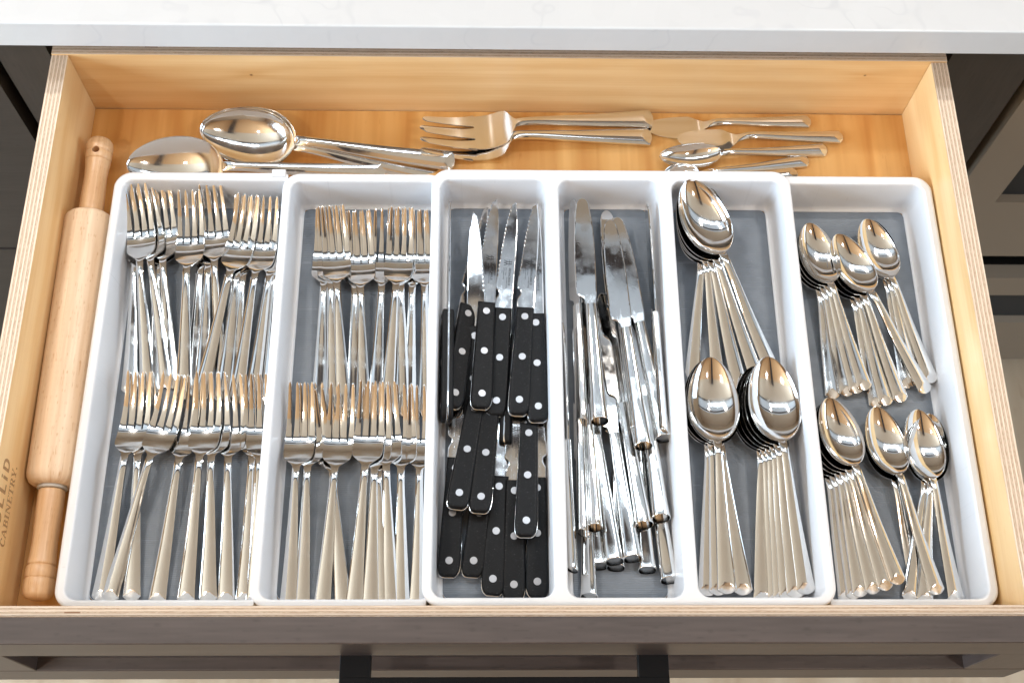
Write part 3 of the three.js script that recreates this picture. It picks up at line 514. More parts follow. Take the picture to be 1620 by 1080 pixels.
const KIND = {
  fork: makeFork({ L: 0.196, sN: 0.1225, sR: 0.1485, wEnd: 0.0074, wNeck: 0.0031, wHead: 0.0128, wTip: 0.0118, tines: 4, slot: 0.0024, prof: forkProf }),
  servingFork: makeFork({ L: 0.226, sN: 0.137, sR: 0.177, wEnd: 0.0098, wNeck: 0.0040, wHead: 0.0185, wTip: 0.0165, tines: 3, slot: 0.0042, th: 0.003, prof: spline([[0, 0.003], [0.06, 0.0095], [0.11, 0.0165], [0.128, 0.0178], [0.138, 0.0165], [0.15, 0.0105], [0.162, 0.0056], [0.175, 0.005], [0.195, 0.009], [0.226, 0.021]]) }),
  tablespoon: makeSpoon({ L: 0.204, sN: 0.127, wEnd: 0.0078, wNeck: 0.0032, wBowl: 0.0220, deep: 0.0098, prof: spline([[0, 0.0022], [0.06, 0.007], [0.105, 0.0135], [0.12, 0.0148], [0.13, 0.0138], [0.142, 0.0118], [0.165, 0.0108], [0.204, 0.0135]]) }),
  teaspoon: makeSpoon({ L: 0.1655, sN: 0.103, wEnd: 0.0068, wNeck: 0.0028, wBowl: 0.0174, deep: 0.0082, prof: spline([[0, 0.002], [0.05, 0.0058], [0.085, 0.0112], [0.097, 0.0122], [0.106, 0.0114], [0.117, 0.0097], [0.135, 0.0090], [0.1655, 0.0112]]) }),
  servingSpoon: makeSpoon({ L: 0.242, sN: 0.152, wEnd: 0.0095, wNeck: 0.0044, wBowl: 0.0285, deep: 0.0125, th: 0.003, prof: spline([[0, 0.003], [0.07, 0.009], [0.12, 0.0185], [0.14, 0.0205], [0.153, 0.0192], [0.166, 0.017], [0.195, 0.016], [0.242, 0.0195]]) }),
  sugarSpoon: makeSpoon({ L: 0.168, sN: 0.108, wEnd: 0.0068, wNeck: 0.003, wBowl: 0.0128, deep: 0.0075, prof: spline([[0, 0.002], [0.05, 0.0058], [0.09, 0.0112], [0.102, 0.0122], [0.111, 0.0114], [0.122, 0.0098], [0.14, 0.0092], [0.168, 0.0122]]) }),
  shellSpoon: makeSpoon({ L: 0.15, sN: 0.112, wEnd: 0.0068, wNeck: 0.003, wBowl: 0.0175, deep: 0.0065, flute: 0.0009, prof: spline([[0, 0.002], [0.05, 0.0058], [0.09, 0.0112], [0.106, 0.0122], [0.115, 0.0114], [0.125, 0.0098], [0.15, 0.0112]]) }),
  spreader: makeSpreader(0.165, 0.104, 0.0128, spline([[0, 0.002], [0.05, 0.0065], [0.085, 0.0108], [0.098, 0.0105], [0.106, 0.0068], [0.114, 0.003], [0.125, 0.0021], [0.165, 0.0026]])),
  tableKnife: makeTableKnife(),
  steakKnife: makeSteakKnife(),
};
// where the two measured points of a kind lie on it: [s, y] of the neck and of the handle end, and the axis height for things that roll
const SPEC = {
  fork: { name: 'dinner_fork', cat: 'fork', a: [0.1225, 0.0135], b: [0.002, 0.004] },
  servingFork: { name: 'serving_fork', cat: 'serving fork', a: [0.137, 0.019], b: [0.002, 0.005] },
  tablespoon: { name: 'tablespoon', cat: 'spoon', a: [0.127, 0.0155], b: [0.002, 0.004] },
  teaspoon: { name: 'teaspoon', cat: 'spoon', a: [0.103, 0.013], b: [0.002, 0.004] },
  servingSpoon: { name: 'serving_spoon', cat: 'serving spoon', a: [0.152, 0.0205], b: [0.002, 0.005] },
  sugarSpoon: { name: 'sugar_spoon', cat: 'spoon', a: [0.108, 0.013], b: [0.002, 0.004] },
  shellSpoon: { name: 'shell_spoon', cat: 'spoon', a: [0.112, 0.013], b: [0.002, 0.004] },
  spreader: { name: 'butter_spreader', cat: 'spreader', a: [0.1, 0.012], b: [0.002, 0.004] },
  tableKnife: { name: 'dinner_knife', cat: 'knife', a: [0.1125, 0.005], b: [0.002, 0.005] },
  steakKnife: { name: 'steak_knife', cat: 'steak knife', a: [0.092, 0.0055], b: [0.0135, 0.0055] },
};
// lay a piece so that its two known points are at A and B in the drawer; roll turns it about its length
const made = {};
function lay(kind, A, B, label, group, roll = 0, at = 'a') {
  const k = SPEC[kind], o = made[kind] ? KIND[kind].clone() : KIND[kind]; made[kind] = true;
  o.name = numbered(k.name); scene.add(o);
  const a = new THREE.Vector3(0, k.a[1], -k.a[0]), b = new THREE.Vector3(0, k.b[1], -k.b[0]), wa = new THREE.Vector3(...A), wb = new THREE.Vector3(...B), d = wa.clone().sub(wb), u = a.clone().sub(b);
  const yaw = Math.atan2(-d.x, -d.z), pitch = Math.atan2(d.y, Math.hypot(d.x, d.z)) - Math.atan2(u.y, -u.z);
  o.rotation.set(pitch, yaw, 0, 'YXZ');
  const q = o.quaternion.clone();
  if (roll) { const axis = new THREE.Vector3(0, 0, 1); q.multiply(new THREE.Quaternion().setFromAxisAngle(axis, roll)); }
  o.quaternion.copy(q);
  const off = (p) => new THREE.Vector3(0, p.y, p.z).sub(new THREE.Vector3(0, k.pivot ?? 0, 0));
  const local = a.clone().add(b).multiplyScalar(0.5), mid = at === 'mid' ? wa.clone().add(wb).multiplyScalar(0.5) : at === 'b' ? wb : wa, L = at === 'mid' ? local : at === 'b' ? b : a;
  o.position.copy(mid).sub(L.clone().applyQuaternion(q));
  return tag(o, label, k.cat, group);
}
const NTH = ['first', 'second', 'third', 'fourth', 'fifth', 'sixth', 'seventh', 'eighth', 'ninth', 'tenth', 'eleventh', 'twelfth', 'thirteenth', 'fourteenth', 'fifteenth'];
// forks
lay('fork', [-0.3345, -0.0652, 0.1799], [-0.3292, -0.0747, 0.2821], 'dinner fork, leftmost handle, back row of the outer left tray', 'dinner forks in the back row of the outer left tray', 0.000, 'a');
lay('fork', [-0.3284, -0.0572, 0.1801], [-0.3164, -0.0719, 0.2678], 'dinner fork, second handle from the left, back row of the outer left tray', 'dinner forks in the back row of the outer left tray', 0.000, 'a');
lay('fork', [-0.3198, -0.0597, 0.1773], [-0.2983, -0.0728, 0.2792], 'dinner fork, third handle from the left, back row of the outer left tray', 'dinner forks in the back row of the outer left tray', 0.000, 'a');
lay('fork', [-0.3136, -0.0652, 0.1823], [-0.3088, -0.0747, 0.2784], 'dinner fork, fourth handle from the left, back row of the outer left tray', 'dinner forks in the back row of the outer left tray', 0.000, 'a');
lay('fork', [-0.3091, -0.0622, 0.1770], [-0.2941, -0.0736, 0.2788], 'dinner fork, fifth handle from the left, back row of the outer left tray', 'dinner forks in the back row of the outer left tray', 0.000, 'a');
lay('fork', [-0.2853, -0.0572, 0.1867], [-0.2815, -0.0719, 0.2834], 'dinner fork, sixth handle from the left, back row of the outer left tray', 'dinner forks in the back row of the outer left tray', 0.000, 'a');
lay('fork', [-0.2751, -0.0652, 0.1819], [-0.2742, -0.0747, 0.2783], 'dinner fork, seventh handle from the left, back row of the outer left tray', 'dinner forks in the back row of the outer left tray', 0.000, 'a');
lay('fork', [-0.2673, -0.0627, 0.1825], [-0.2658, -0.0738, 0.2786], 'dinner fork, eighth handle from the left, back row of the outer left tray', 'dinner forks in the back row of the outer left tray', 0.000, 'a');
lay('fork', [-0.2619, -0.0602, 0.1782], [-0.2541, -0.0729, 0.2472], 'dinner fork, ninth handle from the left, back row of the outer left tray', 'dinner forks in the back row of the outer left tray', 0.000, 'a');
lay('fork', [-0.2458, -0.0572, 0.1905], [-0.2613, -0.0719, 0.2775], 'dinner fork, tenth handle from the left, back row of the outer left tray', 'dinner forks in the back row of the outer left tray', 0.000, 'a');
lay('fork', [-0.2408, -0.0627, 0.1884], [-0.2452, -0.0738, 0.2766], 'dinner fork, eleventh handle from the left, back row of the outer left tray', 'dinner forks in the back row of the outer left tray', 0.000, 'a');
lay('fork', [-0.2357, -0.0652, 0.1890], [-0.2368, -0.0747, 0.2762], 'dinner fork, twelfth handle from the left, back row of the outer left tray', 'dinner forks in the back row of the outer left tray', 0.000, 'a');
lay('fork', [-0.2235, -0.0597, 0.1907], [-0.2317, -0.0728, 0.2789], 'dinner fork, thirteenth handle from the left, back row of the outer left tray', 'dinner forks in the back row of the outer left tray', 0.000, 'a');
lay('fork', [-0.2110, -0.0622, 0.1910], [-0.2183, -0.0736, 0.2785], 'dinner fork, fourteenth handle from the left, back row of the outer left tray', 'dinner forks in the back row of the outer left tray', 0.000, 'a');
lay('fork', [-0.2062, -0.0652, 0.1874], [-0.2059, -0.0747, 0.2781], 'dinner fork, rightmost handle, back row of the outer left tray', 'dinner forks in the back row of the outer left tray', 0.000, 'a');
lay('fork', [-0.3205, -0.0624, 0.3627], [-0.3293, -0.0737, 0.4858], 'dinner fork, leftmost handle, front row of the outer left tray', 'dinner forks in the front row of the outer left tray', 0.000, 'a');
lay('fork', [-0.2979, -0.0597, 0.3647], [-0.3222, -0.0728, 0.4870], 'dinner fork, second handle from the left, front row of the outer left tray', 'dinner forks in the front row of the outer left tray', 0.000, 'a');
lay('fork', [-0.3105, -0.0652, 0.3618], [-0.3035, -0.0747, 0.4856], 'dinner fork, third handle from the left, front row of the outer left tray', 'dinner forks in the front row of the outer left tray', 0.000, 'a');
lay('fork', [-0.2752, -0.0652, 0.3649], [-0.2830, -0.0747, 0.4867], 'dinner fork, fourth handle from the left, front row of the outer left tray', 'dinner forks in the front row of the outer left tray', 0.000, 'a');
lay('fork', [-0.2566, -0.0597, 0.3646], [-0.2592, -0.0728, 0.4871], 'dinner fork, fifth handle from the left, front row of the outer left tray', 'dinner forks in the front row of the outer left tray', 0.000, 'a');
lay('fork', [-0.2474, -0.0624, 0.3637], [-0.2411, -0.0737, 0.4859], 'dinner fork, sixth handle from the left, front row of the outer left tray', 'dinner forks in the front row of the outer left tray', 0.000, 'a');
lay('fork', [-0.2337, -0.0652, 0.3639], [-0.2265, -0.0747, 0.4867], 'dinner fork, seventh handle from the left, front row of the outer left tray', 'dinner forks in the front row of the outer left tray', 0.000, 'a');
lay('fork', [-0.2133, -0.0652, 0.3639], [-0.2118, -0.0747, 0.4857], 'dinner fork, eighth handle from the left, front row of the outer left tray', 'dinner forks in the front row of the outer left tray', 0.000, 'a');
lay('fork', [-0.2068, -0.0624, 0.3648], [-0.2031, -0.0737, 0.4859], 'dinner fork, rightmost handle, front row of the outer left tray', 'dinner forks in the front row of the outer left tray', 0.000, 'a');
lay('fork', [-0.1618, -0.0642, 0.1991], [-0.1615, -0.0737, 0.2940], 'dinner fork, leftmost handle, back row of the inner left tray', 'dinner forks in the back row of the inner left tray', 0.000, 'a');
lay('fork', [-0.1554, -0.0614, 0.1994], [-0.1501, -0.0727, 0.2865], 'dinner fork, second handle from the left, back row of the inner left tray', 'dinner forks in the back row of the inner left tray', 0.000, 'a');
lay('fork', [-0.1495, -0.0587, 0.2007], [-0.1419, -0.0718, 0.2869], 'dinner fork, third handle from the left, back row of the inner left tray', 'dinner forks in the back row of the inner left tray', 0.000, 'a');
lay('fork', [-0.1334, -0.0642, 0.2020], [-0.1319, -0.0737, 0.2919], 'dinner fork, fourth handle from the left, back row of the inner left tray', 'dinner forks in the back row of the inner left tray', 0.000, 'a');
lay('fork', [-0.1281, -0.0614, 0.2034], [-0.1233, -0.0727, 0.2923], 'dinner fork, fifth handle from the left, back row of the inner left tray', 'dinner forks in the back row of the inner left tray', 0.000, 'a');
lay('fork', [-0.1094, -0.0642, 0.1997], [-0.1112, -0.0737, 0.2918], 'dinner fork, sixth handle from the left, back row of the inner left tray', 'dinner forks in the back row of the inner left tray', 0.000, 'a');
lay('fork', [-0.0960, -0.0587, 0.2024], [-0.1004, -0.0718, 0.2867], 'dinner fork, seventh handle from the left, back row of the inner left tray', 'dinner forks in the back row of the inner left tray', 0.000, 'a');
lay('fork', [-0.0919, -0.0614, 0.2010], [-0.0879, -0.0727, 0.2941], 'dinner fork, eighth handle from the left, back row of the inner left tray', 'dinner forks in the back row of the inner left tray', 0.000, 'a');
lay('fork', [-0.0816, -0.0642, 0.2007], [-0.0822, -0.0737, 0.2937], 'dinner fork, ninth handle from the left, back row of the inner left tray', 'dinner forks in the back row of the inner left tray', 0.000, 'a');
lay('fork', [-0.0703, -0.0614, 0.2020], [-0.0674, -0.0727, 0.2941], 'dinner fork, rightmost handle, back row of the inner left tray', 'dinner forks in the back row of the inner left tray', 0.000, 'a');
lay('fork', [-0.1749, -0.0614, 0.3733], [-0.1757, -0.0727, 0.4862], 'dinner fork, leftmost handle, front row of the inner left tray', 'dinner forks in the front row of the inner left tray', 0.000, 'a');
lay('fork', [-0.1657, -0.0642, 0.3724], [-0.1649, -0.0737, 0.4860], 'dinner fork, second handle from the left, front row of the inner left tray', 'dinner forks in the front row of the inner left tray', 0.000, 'a');
lay('fork', [-0.1422, -0.0614, 0.3742], [-0.1476, -0.0727, 0.4862], 'dinner fork, third handle from the left, front row of the inner left tray', 'dinner forks in the front row of the inner left tray', 0.000, 'a');
lay('fork', [-0.1444, -0.0642, 0.3764], [-0.1309, -0.0737, 0.4860], 'dinner fork, fourth handle from the left, front row of the inner left tray', 'dinner forks in the front row of the inner left tray', 0.000, 'a');
lay('fork', [-0.1163, -0.0587, 0.3730], [-0.1216, -0.0718, 0.4856], 'dinner fork, fifth handle from the left, front row of the inner left tray', 'dinner forks in the front row of the inner left tray', 0.000, 'a');
lay('fork', [-0.1086, -0.0614, 0.3750], [-0.1084, -0.0727, 0.4862], 'dinner fork, sixth handle from the left, front row of the inner left tray', 'dinner forks in the front row of the inner left tray', 0.000, 'a');
lay('fork', [-0.1058, -0.0642, 0.3764], [-0.0979, -0.0737, 0.4853], 'dinner fork, seventh handle from the left, front row of the inner left tray', 'dinner forks in the front row of the inner left tray', 0.000, 'a');
lay('fork', [-0.0989, -0.0627, 0.3717], [-0.0918, -0.0732, 0.4854], 'dinner fork, eighth handle from the left, front row of the inner left tray', 'dinner forks in the front row of the inner left tray', 0.000, 'a');
lay('fork', [-0.0865, -0.0642, 0.3733], [-0.0831, -0.0737, 0.4861], 'dinner fork, ninth handle from the left, front row of the inner left tray', 'dinner forks in the front row of the inner left tray', 0.000, 'a');
lay('fork', [-0.0706, -0.0642, 0.3743], [-0.0697, -0.0737, 0.4861], 'dinner fork, rightmost handle, front row of the inner left tray', 'dinner forks in the front row of the inner left tray', 0.000, 'a');
// steak knives
lay('steakKnife', [-0.0484, -0.0492, 0.2447], [-0.0482, -0.0512, 0.3237], 'black steak knife standing on edge against the left wall of its well', 'steak knives in the left well of the middle tray', 1.450, 'mid');
lay('steakKnife', [-0.0326, -0.0562, 0.2364], [-0.0423, -0.0502, 0.3116], 'black steak knife, upper row, leaning left beside the one on edge', 'steak knives in the left well of the middle tray', -0.380, 'mid');
lay('steakKnife', [-0.0247, -0.0580, 0.2589], [-0.0262, -0.0677, 0.3303], 'black handled steak knife with a long light blade, its handle low between two upper handles', 'steak knives in the left well of the middle tray', 3.142, 'mid');
lay('steakKnife', [-0.0151, -0.0542, 0.2368], [-0.0183, -0.0532, 0.3094], 'steak knife with engraved blade, third upper handle from the left, tilted to the left', 'steak knives in the left well of the middle tray', -0.120, 'mid');
lay('steakKnife', [0.0000, -0.0587, 0.2381], [-0.0053, -0.0607, 0.3154], 'steak knife with engraved serrated blade reflecting a brown patch, half under its left neighbour', 'steak knives in the left well of the middle tray', 0.000, 'mid');
lay('steakKnife', [0.0079, -0.0667, 0.2627], [0.0048, -0.0677, 0.3393], 'steak knife with narrow tilted engraved blade, its rivet alone between the rows', 'steak knives in the left well of the middle tray', -1.200, 'mid');
lay('steakKnife', [0.0196, -0.0532, 0.2409], [0.0144, -0.0532, 0.3165], 'steak knife with broad pale blade, second upper handle from the right wall of its well', 'steak knives in the left well of the middle tray', 0.000, 'mid');
lay('steakKnife', [0.0294, -0.0542, 0.2464], [0.0305, -0.0542, 0.3221], 'steak knife with pale blade touching the right wall, rightmost handle of the upper row', 'steak knives in the left well of the middle tray', 0.000, 'mid');
lay('steakKnife', [-0.0241, -0.0617, 0.3221], [-0.0365, -0.0537, 0.4022], 'steak knife of the middle row, leftmost, handle slanting to the lower left', 'steak knives in the left well of the middle tray', 0.000, 'mid');
lay('steakKnife', [-0.0107, -0.0627, 0.3251], [-0.0183, -0.0537, 0.4052], 'steak knife of the middle row, second from the left, two rivets showing', 'steak knives in the left well of the middle tray', 0.000, 'mid');
lay('steakKnife', [-0.0400, -0.0647, 0.3753], [-0.0442, -0.0680, 0.4534], 'steak knife of the front row, leftmost, one rivet showing by the tray wall', 'steak knives in the left well of the middle tray', 0.000, 'mid');
lay('steakKnife', [-0.0157, -0.0650, 0.3766], [-0.0239, -0.0680, 0.4526], 'steak knife of the front row, second from the left, one rivet showing', 'steak knives in the left well of the middle tray', 0.000, 'mid');
lay('steakKnife', [-0.0030, -0.0677, 0.3903], [-0.0082, -0.0677, 0.4692], 'front row steak knife with three rivets in view and a bright bare blade above', 'steak knives in the left well of the middle tray', 3.142, 'mid');
lay('steakKnife', [0.0099, -0.0652, 0.3947], [0.0090, -0.0680, 0.4735], 'steak knife reaching furthest to the front, second from the right in the front row', 'steak knives in the left well of the middle tray', 0.000, 'mid');
lay('steakKnife', [0.0290, -0.0647, 0.3925], [0.0282, -0.0680, 0.4709], 'steak knife of the front row, rightmost, engraved blade upright by the wall', 'steak knives in the left well of the middle tray', 3.142, 'mid');
lay('steakKnife', [0.0223, -0.0607, 0.3453], [0.0192, -0.0542, 0.4246], 'steak knife with three rivets lying on top of two front handles', 'steak knives in the left well of the middle tray', 0.000, 'mid');
// dinner knives
lay('tableKnife', [0.0786, -0.0472, 0.2282], [0.0826, -0.0462, 0.3416], 'dinner knife with broad blade uppermost on the left of the back row', 'dinner knives in the middle well of the middle tray', 0.050, 'a');
lay('tableKnife', [0.0672, -0.0562, 0.2250], [0.0680, -0.0572, 0.3366], 'dinner knife with thin blade on its side left of the broad upper left blade', 'dinner knives in the middle well of the middle tray', 1.100, 'a');
lay('tableKnife', [0.0665, -0.0612, 0.3219], [0.0665, -0.0582, 0.4291], 'dinner knife standing on edge at the left, handle end under the cut of two handles', 'dinner knives in the middle well of the middle tray', 1.300, 'a');
lay('tableKnife', [0.0738, -0.0622, 0.3186], [0.0761, -0.0552, 0.4257], 'dinner knife tilted beside the left upright one, handle end turned up', 'dinner knives in the middle well of the middle tray', 0.900, 'a');
lay('tableKnife', [0.1089, -0.0462, 0.2512], [0.1185, -0.0452, 0.3582], 'dinner knife uppermost in the centre, round handle end facing the viewer, back row', 'dinner knives in the middle well of the middle tray', 0.080, 'a');
lay('tableKnife', [0.1223, -0.0542, 0.2426], [0.1380, -0.0522, 0.3530], 'dinner knife with broad grey blade slanting right, handle end near the right wall', 'dinner knives in the middle well of the middle tray', 0.100, 'a');
lay('tableKnife', [0.1077, -0.0622, 0.2310], [0.1175, -0.0582, 0.3475], 'dinner knife hidden under the two central blades, only its blade tip showing', 'dinner knives in the middle well of the middle tray', 0.000, 'a');
lay('tableKnife', [0.1045, -0.0612, 0.3165], [0.1180, -0.0562, 0.4299], 'dinner knife with engraved blade low in the centre, handle ending under the right pair', 'dinner knives in the middle well of the middle tray', -0.150, 'a');
lay('tableKnife', [0.0959, -0.0622, 0.3439], [0.1072, -0.0592, 0.4568], 'dinner knife of the front row, centre, with a bright round handle end', 'dinner knives in the middle well of the middle tray', 0.050, 'a');
lay('tableKnife', [0.0997, -0.0702, 0.3486], [0.0934, -0.0692, 0.4635], 'dinner knife lowest in the front row, only its handle end showing below centre', 'dinner knives in the middle well of the middle tray', 0.000, 'a');
lay('tableKnife', [0.0807, -0.0632, 0.3459], [0.0926, -0.0602, 0.4608], 'dinner knife of the front row whose blade runs under the upper left handle', 'dinner knives in the middle well of the middle tray', 0.050, 'a');
lay('tableKnife', [0.0768, -0.0702, 0.3475], [0.0803, -0.0682, 0.4621], 'dinner knife of the front row, handle end second from the left', 'dinner knives in the middle well of the middle tray', -0.100, 'a');
lay('tableKnife', [0.1245, -0.0602, 0.3104], [0.1319, -0.0552, 0.4229], 'dinner knife with shiny handle end halfway along the right wall', 'dinner knives in the middle well of the middle tray', 0.100, 'a');
lay('tableKnife', [0.1169, -0.0682, 0.3510], [0.1196, -0.0672, 0.4634], 'dinner knife of the front row, handle end third from the right, stacked', 'dinner knives in the middle well of the middle tray', 0.000, 'a');
lay('tableKnife', [0.1271, -0.0662, 0.3602], [0.1375, -0.0652, 0.4727], 'dinner knife slanting to the lower right corner of its well', 'dinner knives in the middle well of the middle tray', 0.150, 'a');
lay('tableKnife', [0.1351, -0.0482, 0.2361], [0.1367, -0.0512, 0.3254], 'dinner knife standing on edge against the right wall of its well', 'dinner knives in the middle well of the middle tray', 1.500, 'a');
lay('tableKnife', [0.0547, -0.0582, 0.3516], [0.0569, -0.0632, 0.4625], 'dinner knife on edge along the left wall, dark narrow blade, front row', 'dinner knives in the middle well of the middle tray', 1.350, 'a');
lay('tableKnife', [0.0716, -0.0682, 0.3726], [0.0707, -0.0682, 0.4862], 'dinner knife reaching furthest to the front, handle squared at the tray edge', 'dinner knives in the middle well of the middle tray', 0.600, 'a');
// spoons
lay('tablespoon', [0.1807, -0.0522, 0.1836], [0.1713, -0.0697, 0.2670], 'tablespoon lowest in the nested stack at the back of its well', 'tablespoons at the back of the right well');
lay('tablespoon', [0.1849, -0.0492, 0.1830], [0.1912, -0.0673, 0.2679], 'tablespoon fourth from the top in the nested stack at the back of its well', 'tablespoons at the back of the right well');
lay('tablespoon', [0.1889, -0.0462, 0.1846], [0.2070, -0.0649, 0.2807], 'tablespoon third from the top in the nested stack at the back of its well', 'tablespoons at the back of the right well');
lay('tablespoon', [0.1931, -0.0432, 0.1838], [0.2208, -0.0625, 0.2738], 'tablespoon second from the top in the nested stack at the back of its well', 'tablespoons at the back of the right well');
lay('tablespoon', [0.1984, -0.0402, 0.1793], [0.2335, -0.0601, 0.2689], 'tablespoon topmost in the nested stack at the back of its well', 'tablespoons at the back of the right well');
lay('tablespoon', [0.1761, -0.0582, 0.3548], [0.1686, -0.0697, 0.4793], 'tablespoon lowest in the nested stack at the front left of its well', 'tablespoons at the front left of the right well');
lay('tablespoon', [0.1783, -0.0552, 0.3546], [0.1773, -0.0673, 0.4829], 'tablespoon third from the top in the nested stack at the front left of its well', 'tablespoons at the front left of the right well');
lay('tablespoon', [0.1851, -0.0522, 0.3556], [0.1978, -0.0649, 0.4793], 'tablespoon second from the top in the nested stack at the front left of its well', 'tablespoons at the front left of the right well');
lay('tablespoon', [0.1825, -0.0492, 0.3544], [0.1838, -0.0625, 0.4808], 'tablespoon topmost in the nested stack at the front left of its well', 'tablespoons at the front left of the right well');
lay('tablespoon', [0.2204, -0.0582, 0.3604], [0.2140, -0.0697, 0.4835], 'tablespoon lowest in the nested stack at the front right of its well', 'tablespoons at the front right of the right well');
lay('tablespoon', [0.2233, -0.0552, 0.3602], [0.2259, -0.0673, 0.4825], 'tablespoon fifth from the top in the nested stack at the front right of its well', 'tablespoons at the front right of the right well');
lay('tablespoon', [0.2266, -0.0522, 0.3601], [0.2295, -0.0649, 0.4830], 'tablespoon fourth from the top in the nested stack at the front right of its well', 'tablespoons at the front right of the right well');
lay('tablespoon', [0.2299, -0.0492, 0.3596], [0.2338, -0.0625, 0.4824], 'tablespoon third from the top in the nested stack at the front right of its well', 'tablespoons at the front right of the right well');
lay('tablespoon', [0.2328, -0.0462, 0.3584], [0.2398, -0.0601, 0.4824], 'tablespoon second from the top in the nested stack at the front right of its well', 'tablespoons at the front right of the right well');
lay('tablespoon', [0.2366, -0.0432, 0.3563], [0.2477, -0.0577, 0.4808], 'tablespoon topmost in the nested stack at the front right of its well', 'tablespoons at the front right of the right well');
lay('teaspoon', [0.2895, -0.0657, 0.2032], [0.2936, -0.0747, 0.3000], 'teaspoon lowest in the nested stack back left of the far right tray', 'teaspoons at the back left of the far right tray');
lay('teaspoon', [0.2929, -0.0627, 0.2023], [0.3061, -0.0723, 0.3000], 'teaspoon third from the top in the nested stack back left of the far right tray', 'teaspoons at the back left of the far right tray');
lay('teaspoon', [0.2957, -0.0597, 0.2015], [0.3140, -0.0699, 0.2976], 'teaspoon second from the top in the nested stack back left of the far right tray', 'teaspoons at the back left of the far right tray');
lay('teaspoon', [0.2985, -0.0567, 0.2001], [0.3207, -0.0675, 0.2943], 'teaspoon topmost in the nested stack back left of the far right tray', 'teaspoons at the back left of the far right tray');
lay('teaspoon', [0.3524, -0.0657, 0.1934], [0.3622, -0.0747, 0.2989], 'teaspoon lowest in the nested stack back right of the far right tray', 'teaspoons at the back right of the far right tray');
lay('teaspoon', [0.3544, -0.0627, 0.1936], [0.3694, -0.0723, 0.2959], 'teaspoon second from the top in the nested stack back right of the far right tray', 'teaspoons at the back right of the far right tray');
lay('teaspoon', [0.3561, -0.0597, 0.1931], [0.3818, -0.0699, 0.2866], 'teaspoon topmost in the nested stack back right of the far right tray', 'teaspoons at the back right of the far right tray');
lay('teaspoon', [0.3198, -0.0657, 0.2122], [0.3319, -0.0747, 0.3119], 'teaspoon lowest in the nested stack back centre of the far right tray', 'teaspoons at the back centre of the far right tray');
lay('teaspoon', [0.3229, -0.0622, 0.2117], [0.3403, -0.0727, 0.3114], 'teaspoon third from the top in the nested stack back centre of the far right tray', 'teaspoons at the back centre of the far right tray');
lay('teaspoon', [0.3278, -0.0587, 0.2110], [0.3535, -0.0707, 0.3092], 'teaspoon second from the top in the nested stack back centre of the far right tray', 'teaspoons at the back centre of the far right tray');
lay('teaspoon', [0.3339, -0.0552, 0.2093], [0.3775, -0.0687, 0.3055], 'teaspoon topmost in the nested stack back centre of the far right tray', 'teaspoons at the back centre of the far right tray');
lay('teaspoon', [0.2784, -0.0657, 0.3821], [0.2845, -0.0747, 0.4782], 'teaspoon lowest in the nested stack front left of the far right tray', 'teaspoons at the front left of the far right tray');
lay('teaspoon', [0.2820, -0.0627, 0.3811], [0.2909, -0.0723, 0.4787], 'teaspoon fifth from the top in the nested stack front left of the far right tray', 'teaspoons at the front left of the far right tray');
lay('teaspoon', [0.2856, -0.0597, 0.3800], [0.2957, -0.0699, 0.4792], 'teaspoon fourth from the top in the nested stack front left of the far right tray', 'teaspoons at the front left of the far right tray');
lay('teaspoon', [0.2892, -0.0567, 0.3791], [0.3060, -0.0675, 0.4768], 'teaspoon third from the top in the nested stack front left of the far right tray', 'teaspoons at the front left of the far right tray');
lay('teaspoon', [0.2934, -0.0537, 0.3780], [0.3161, -0.0651, 0.4766], 'teaspoon second from the top in the nested stack front left of the far right tray', 'teaspoons at the front left of the far right tray');
lay('teaspoon', [0.2983, -0.0507, 0.3750], [0.3266, -0.0627, 0.4726], 'teaspoon topmost in the nested stack front left of the far right tray', 'teaspoons at the front left of the far right tray');
lay('teaspoon', [0.3609, -0.0657, 0.3848], [0.3368, -0.0747, 0.4863], 'teaspoon lowest in the nested stack front right of the far right tray', 'teaspoons at the front right of the far right tray');
lay('teaspoon', [0.3643, -0.0627, 0.3860], [0.3493, -0.0723, 0.4868], 'teaspoon second from the top in the nested stack front right of the far right tray', 'teaspoons at the front right of the far right tray');
lay('teaspoon', [0.3663, -0.0597, 0.3839], [0.3749, -0.0699, 0.4855], 'teaspoon topmost in the nested stack front right of the far right tray', 'teaspoons at the front right of the far right tray');
lay('teaspoon', [0.3351, -0.0657, 0.3826], [0.3428, -0.0747, 0.4445], 'teaspoon lowest in the nested stack front centre of the far right tray', 'teaspoons at the front centre of the far right tray');
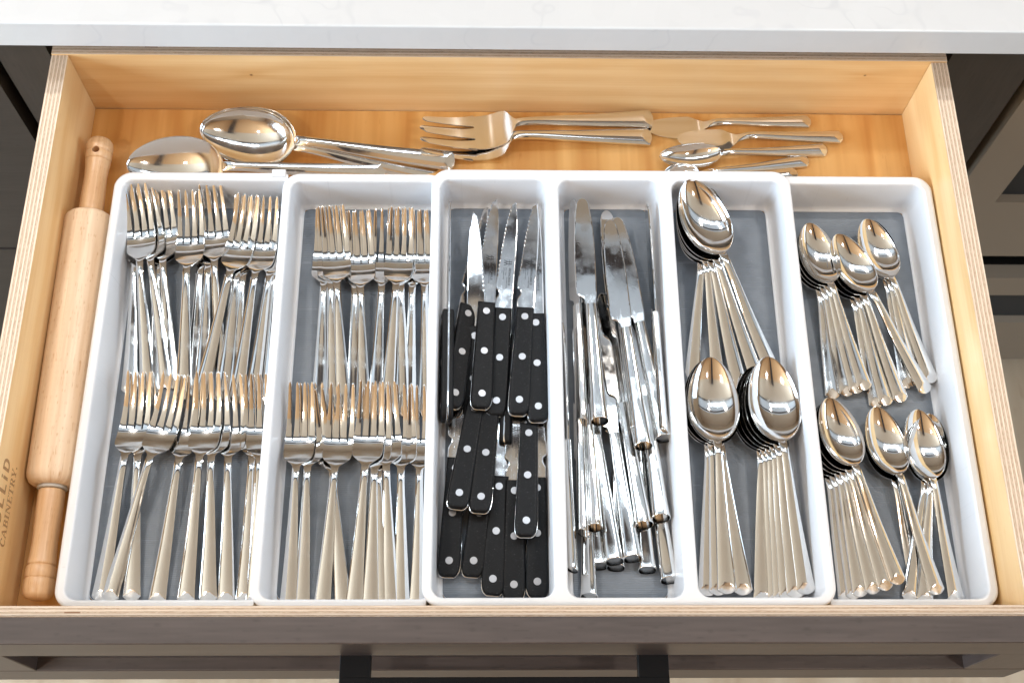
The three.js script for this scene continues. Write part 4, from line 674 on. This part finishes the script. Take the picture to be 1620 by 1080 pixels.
lay('teaspoon', [0.3381, -0.0597, 0.3800], [0.3608, -0.0687, 0.4857], 'teaspoon topmost in the nested stack front centre of the far right tray', 'teaspoons at the front centre of the far right tray');
// serving pieces behind the trays
lay('servingSpoon', [-0.1996, -0.0641, 0.0539], [-0.1117, -0.0796, 0.0703], 'large steel serving spoon lying under the other one at the back left', 'serving pieces behind the trays', 0.360, 'a');
lay('servingSpoon', [-0.1969, -0.0606, 0.0505], [-0.0619, -0.0756, 0.0667], 'large steel serving spoon nested on top, bowl against the back panel', 'serving pieces behind the trays', 0.360, 'a');
lay('servingSpoon', [-0.2640, -0.0641, 0.0775], [-0.1356, -0.0796, 0.0782], 'large steel serving spoon half hidden by the left tray rim, nearest the rolling pin', 'serving pieces behind the trays', 0.380, 'a');
lay('servingFork', [0.0103, -0.0656, 0.0391], [0.1524, -0.0796, 0.0308], 'three tined steel serving fork, lower of the crossed pair at the back', 'serving pieces behind the trays', 0.040, 'a');
lay('servingFork', [0.0133, -0.0616, 0.0273], [0.1493, -0.0766, 0.0116], 'three tined steel serving fork, upper of the pair at the back', 'serving pieces behind the trays', 0.040, 'a');
lay('spreader', [0.2067, -0.0726, 0.0182], [0.3148, -0.0806, 0.0104], 'steel butter spreader lying closest to the back panel', 'serving pieces behind the trays', 0.040, 'a');
lay('spreader', [0.2368, -0.0686, 0.0359], [0.3435, -0.0806, 0.0286], 'steel butter spreader with specks on its blade, handle furthest to the right', 'serving pieces behind the trays', 0.040, 'a');
lay('sugarSpoon', [0.2118, -0.0706, 0.0542], [0.3179, -0.0806, 0.0448], 'small steel sugar spoon in front of the two butter spreaders', 'serving pieces behind the trays', 0.140, 'a');
lay('shellSpoon', [0.1901, -0.0716, 0.0778], [0.2963, -0.0806, 0.0558], 'steel shell shaped spoon with ribbed bowl, partly behind the tray rim', 'serving pieces behind the trays', 0.000, 'a');
lay('spreader', [0.1880, -0.0726, 0.0850], [0.2986, -0.0806, 0.0687], 'steel spreader almost hidden by the middle tray, handle end showing', 'serving pieces behind the trays', 0.000, 'a');

renderer.render(scene, camera);
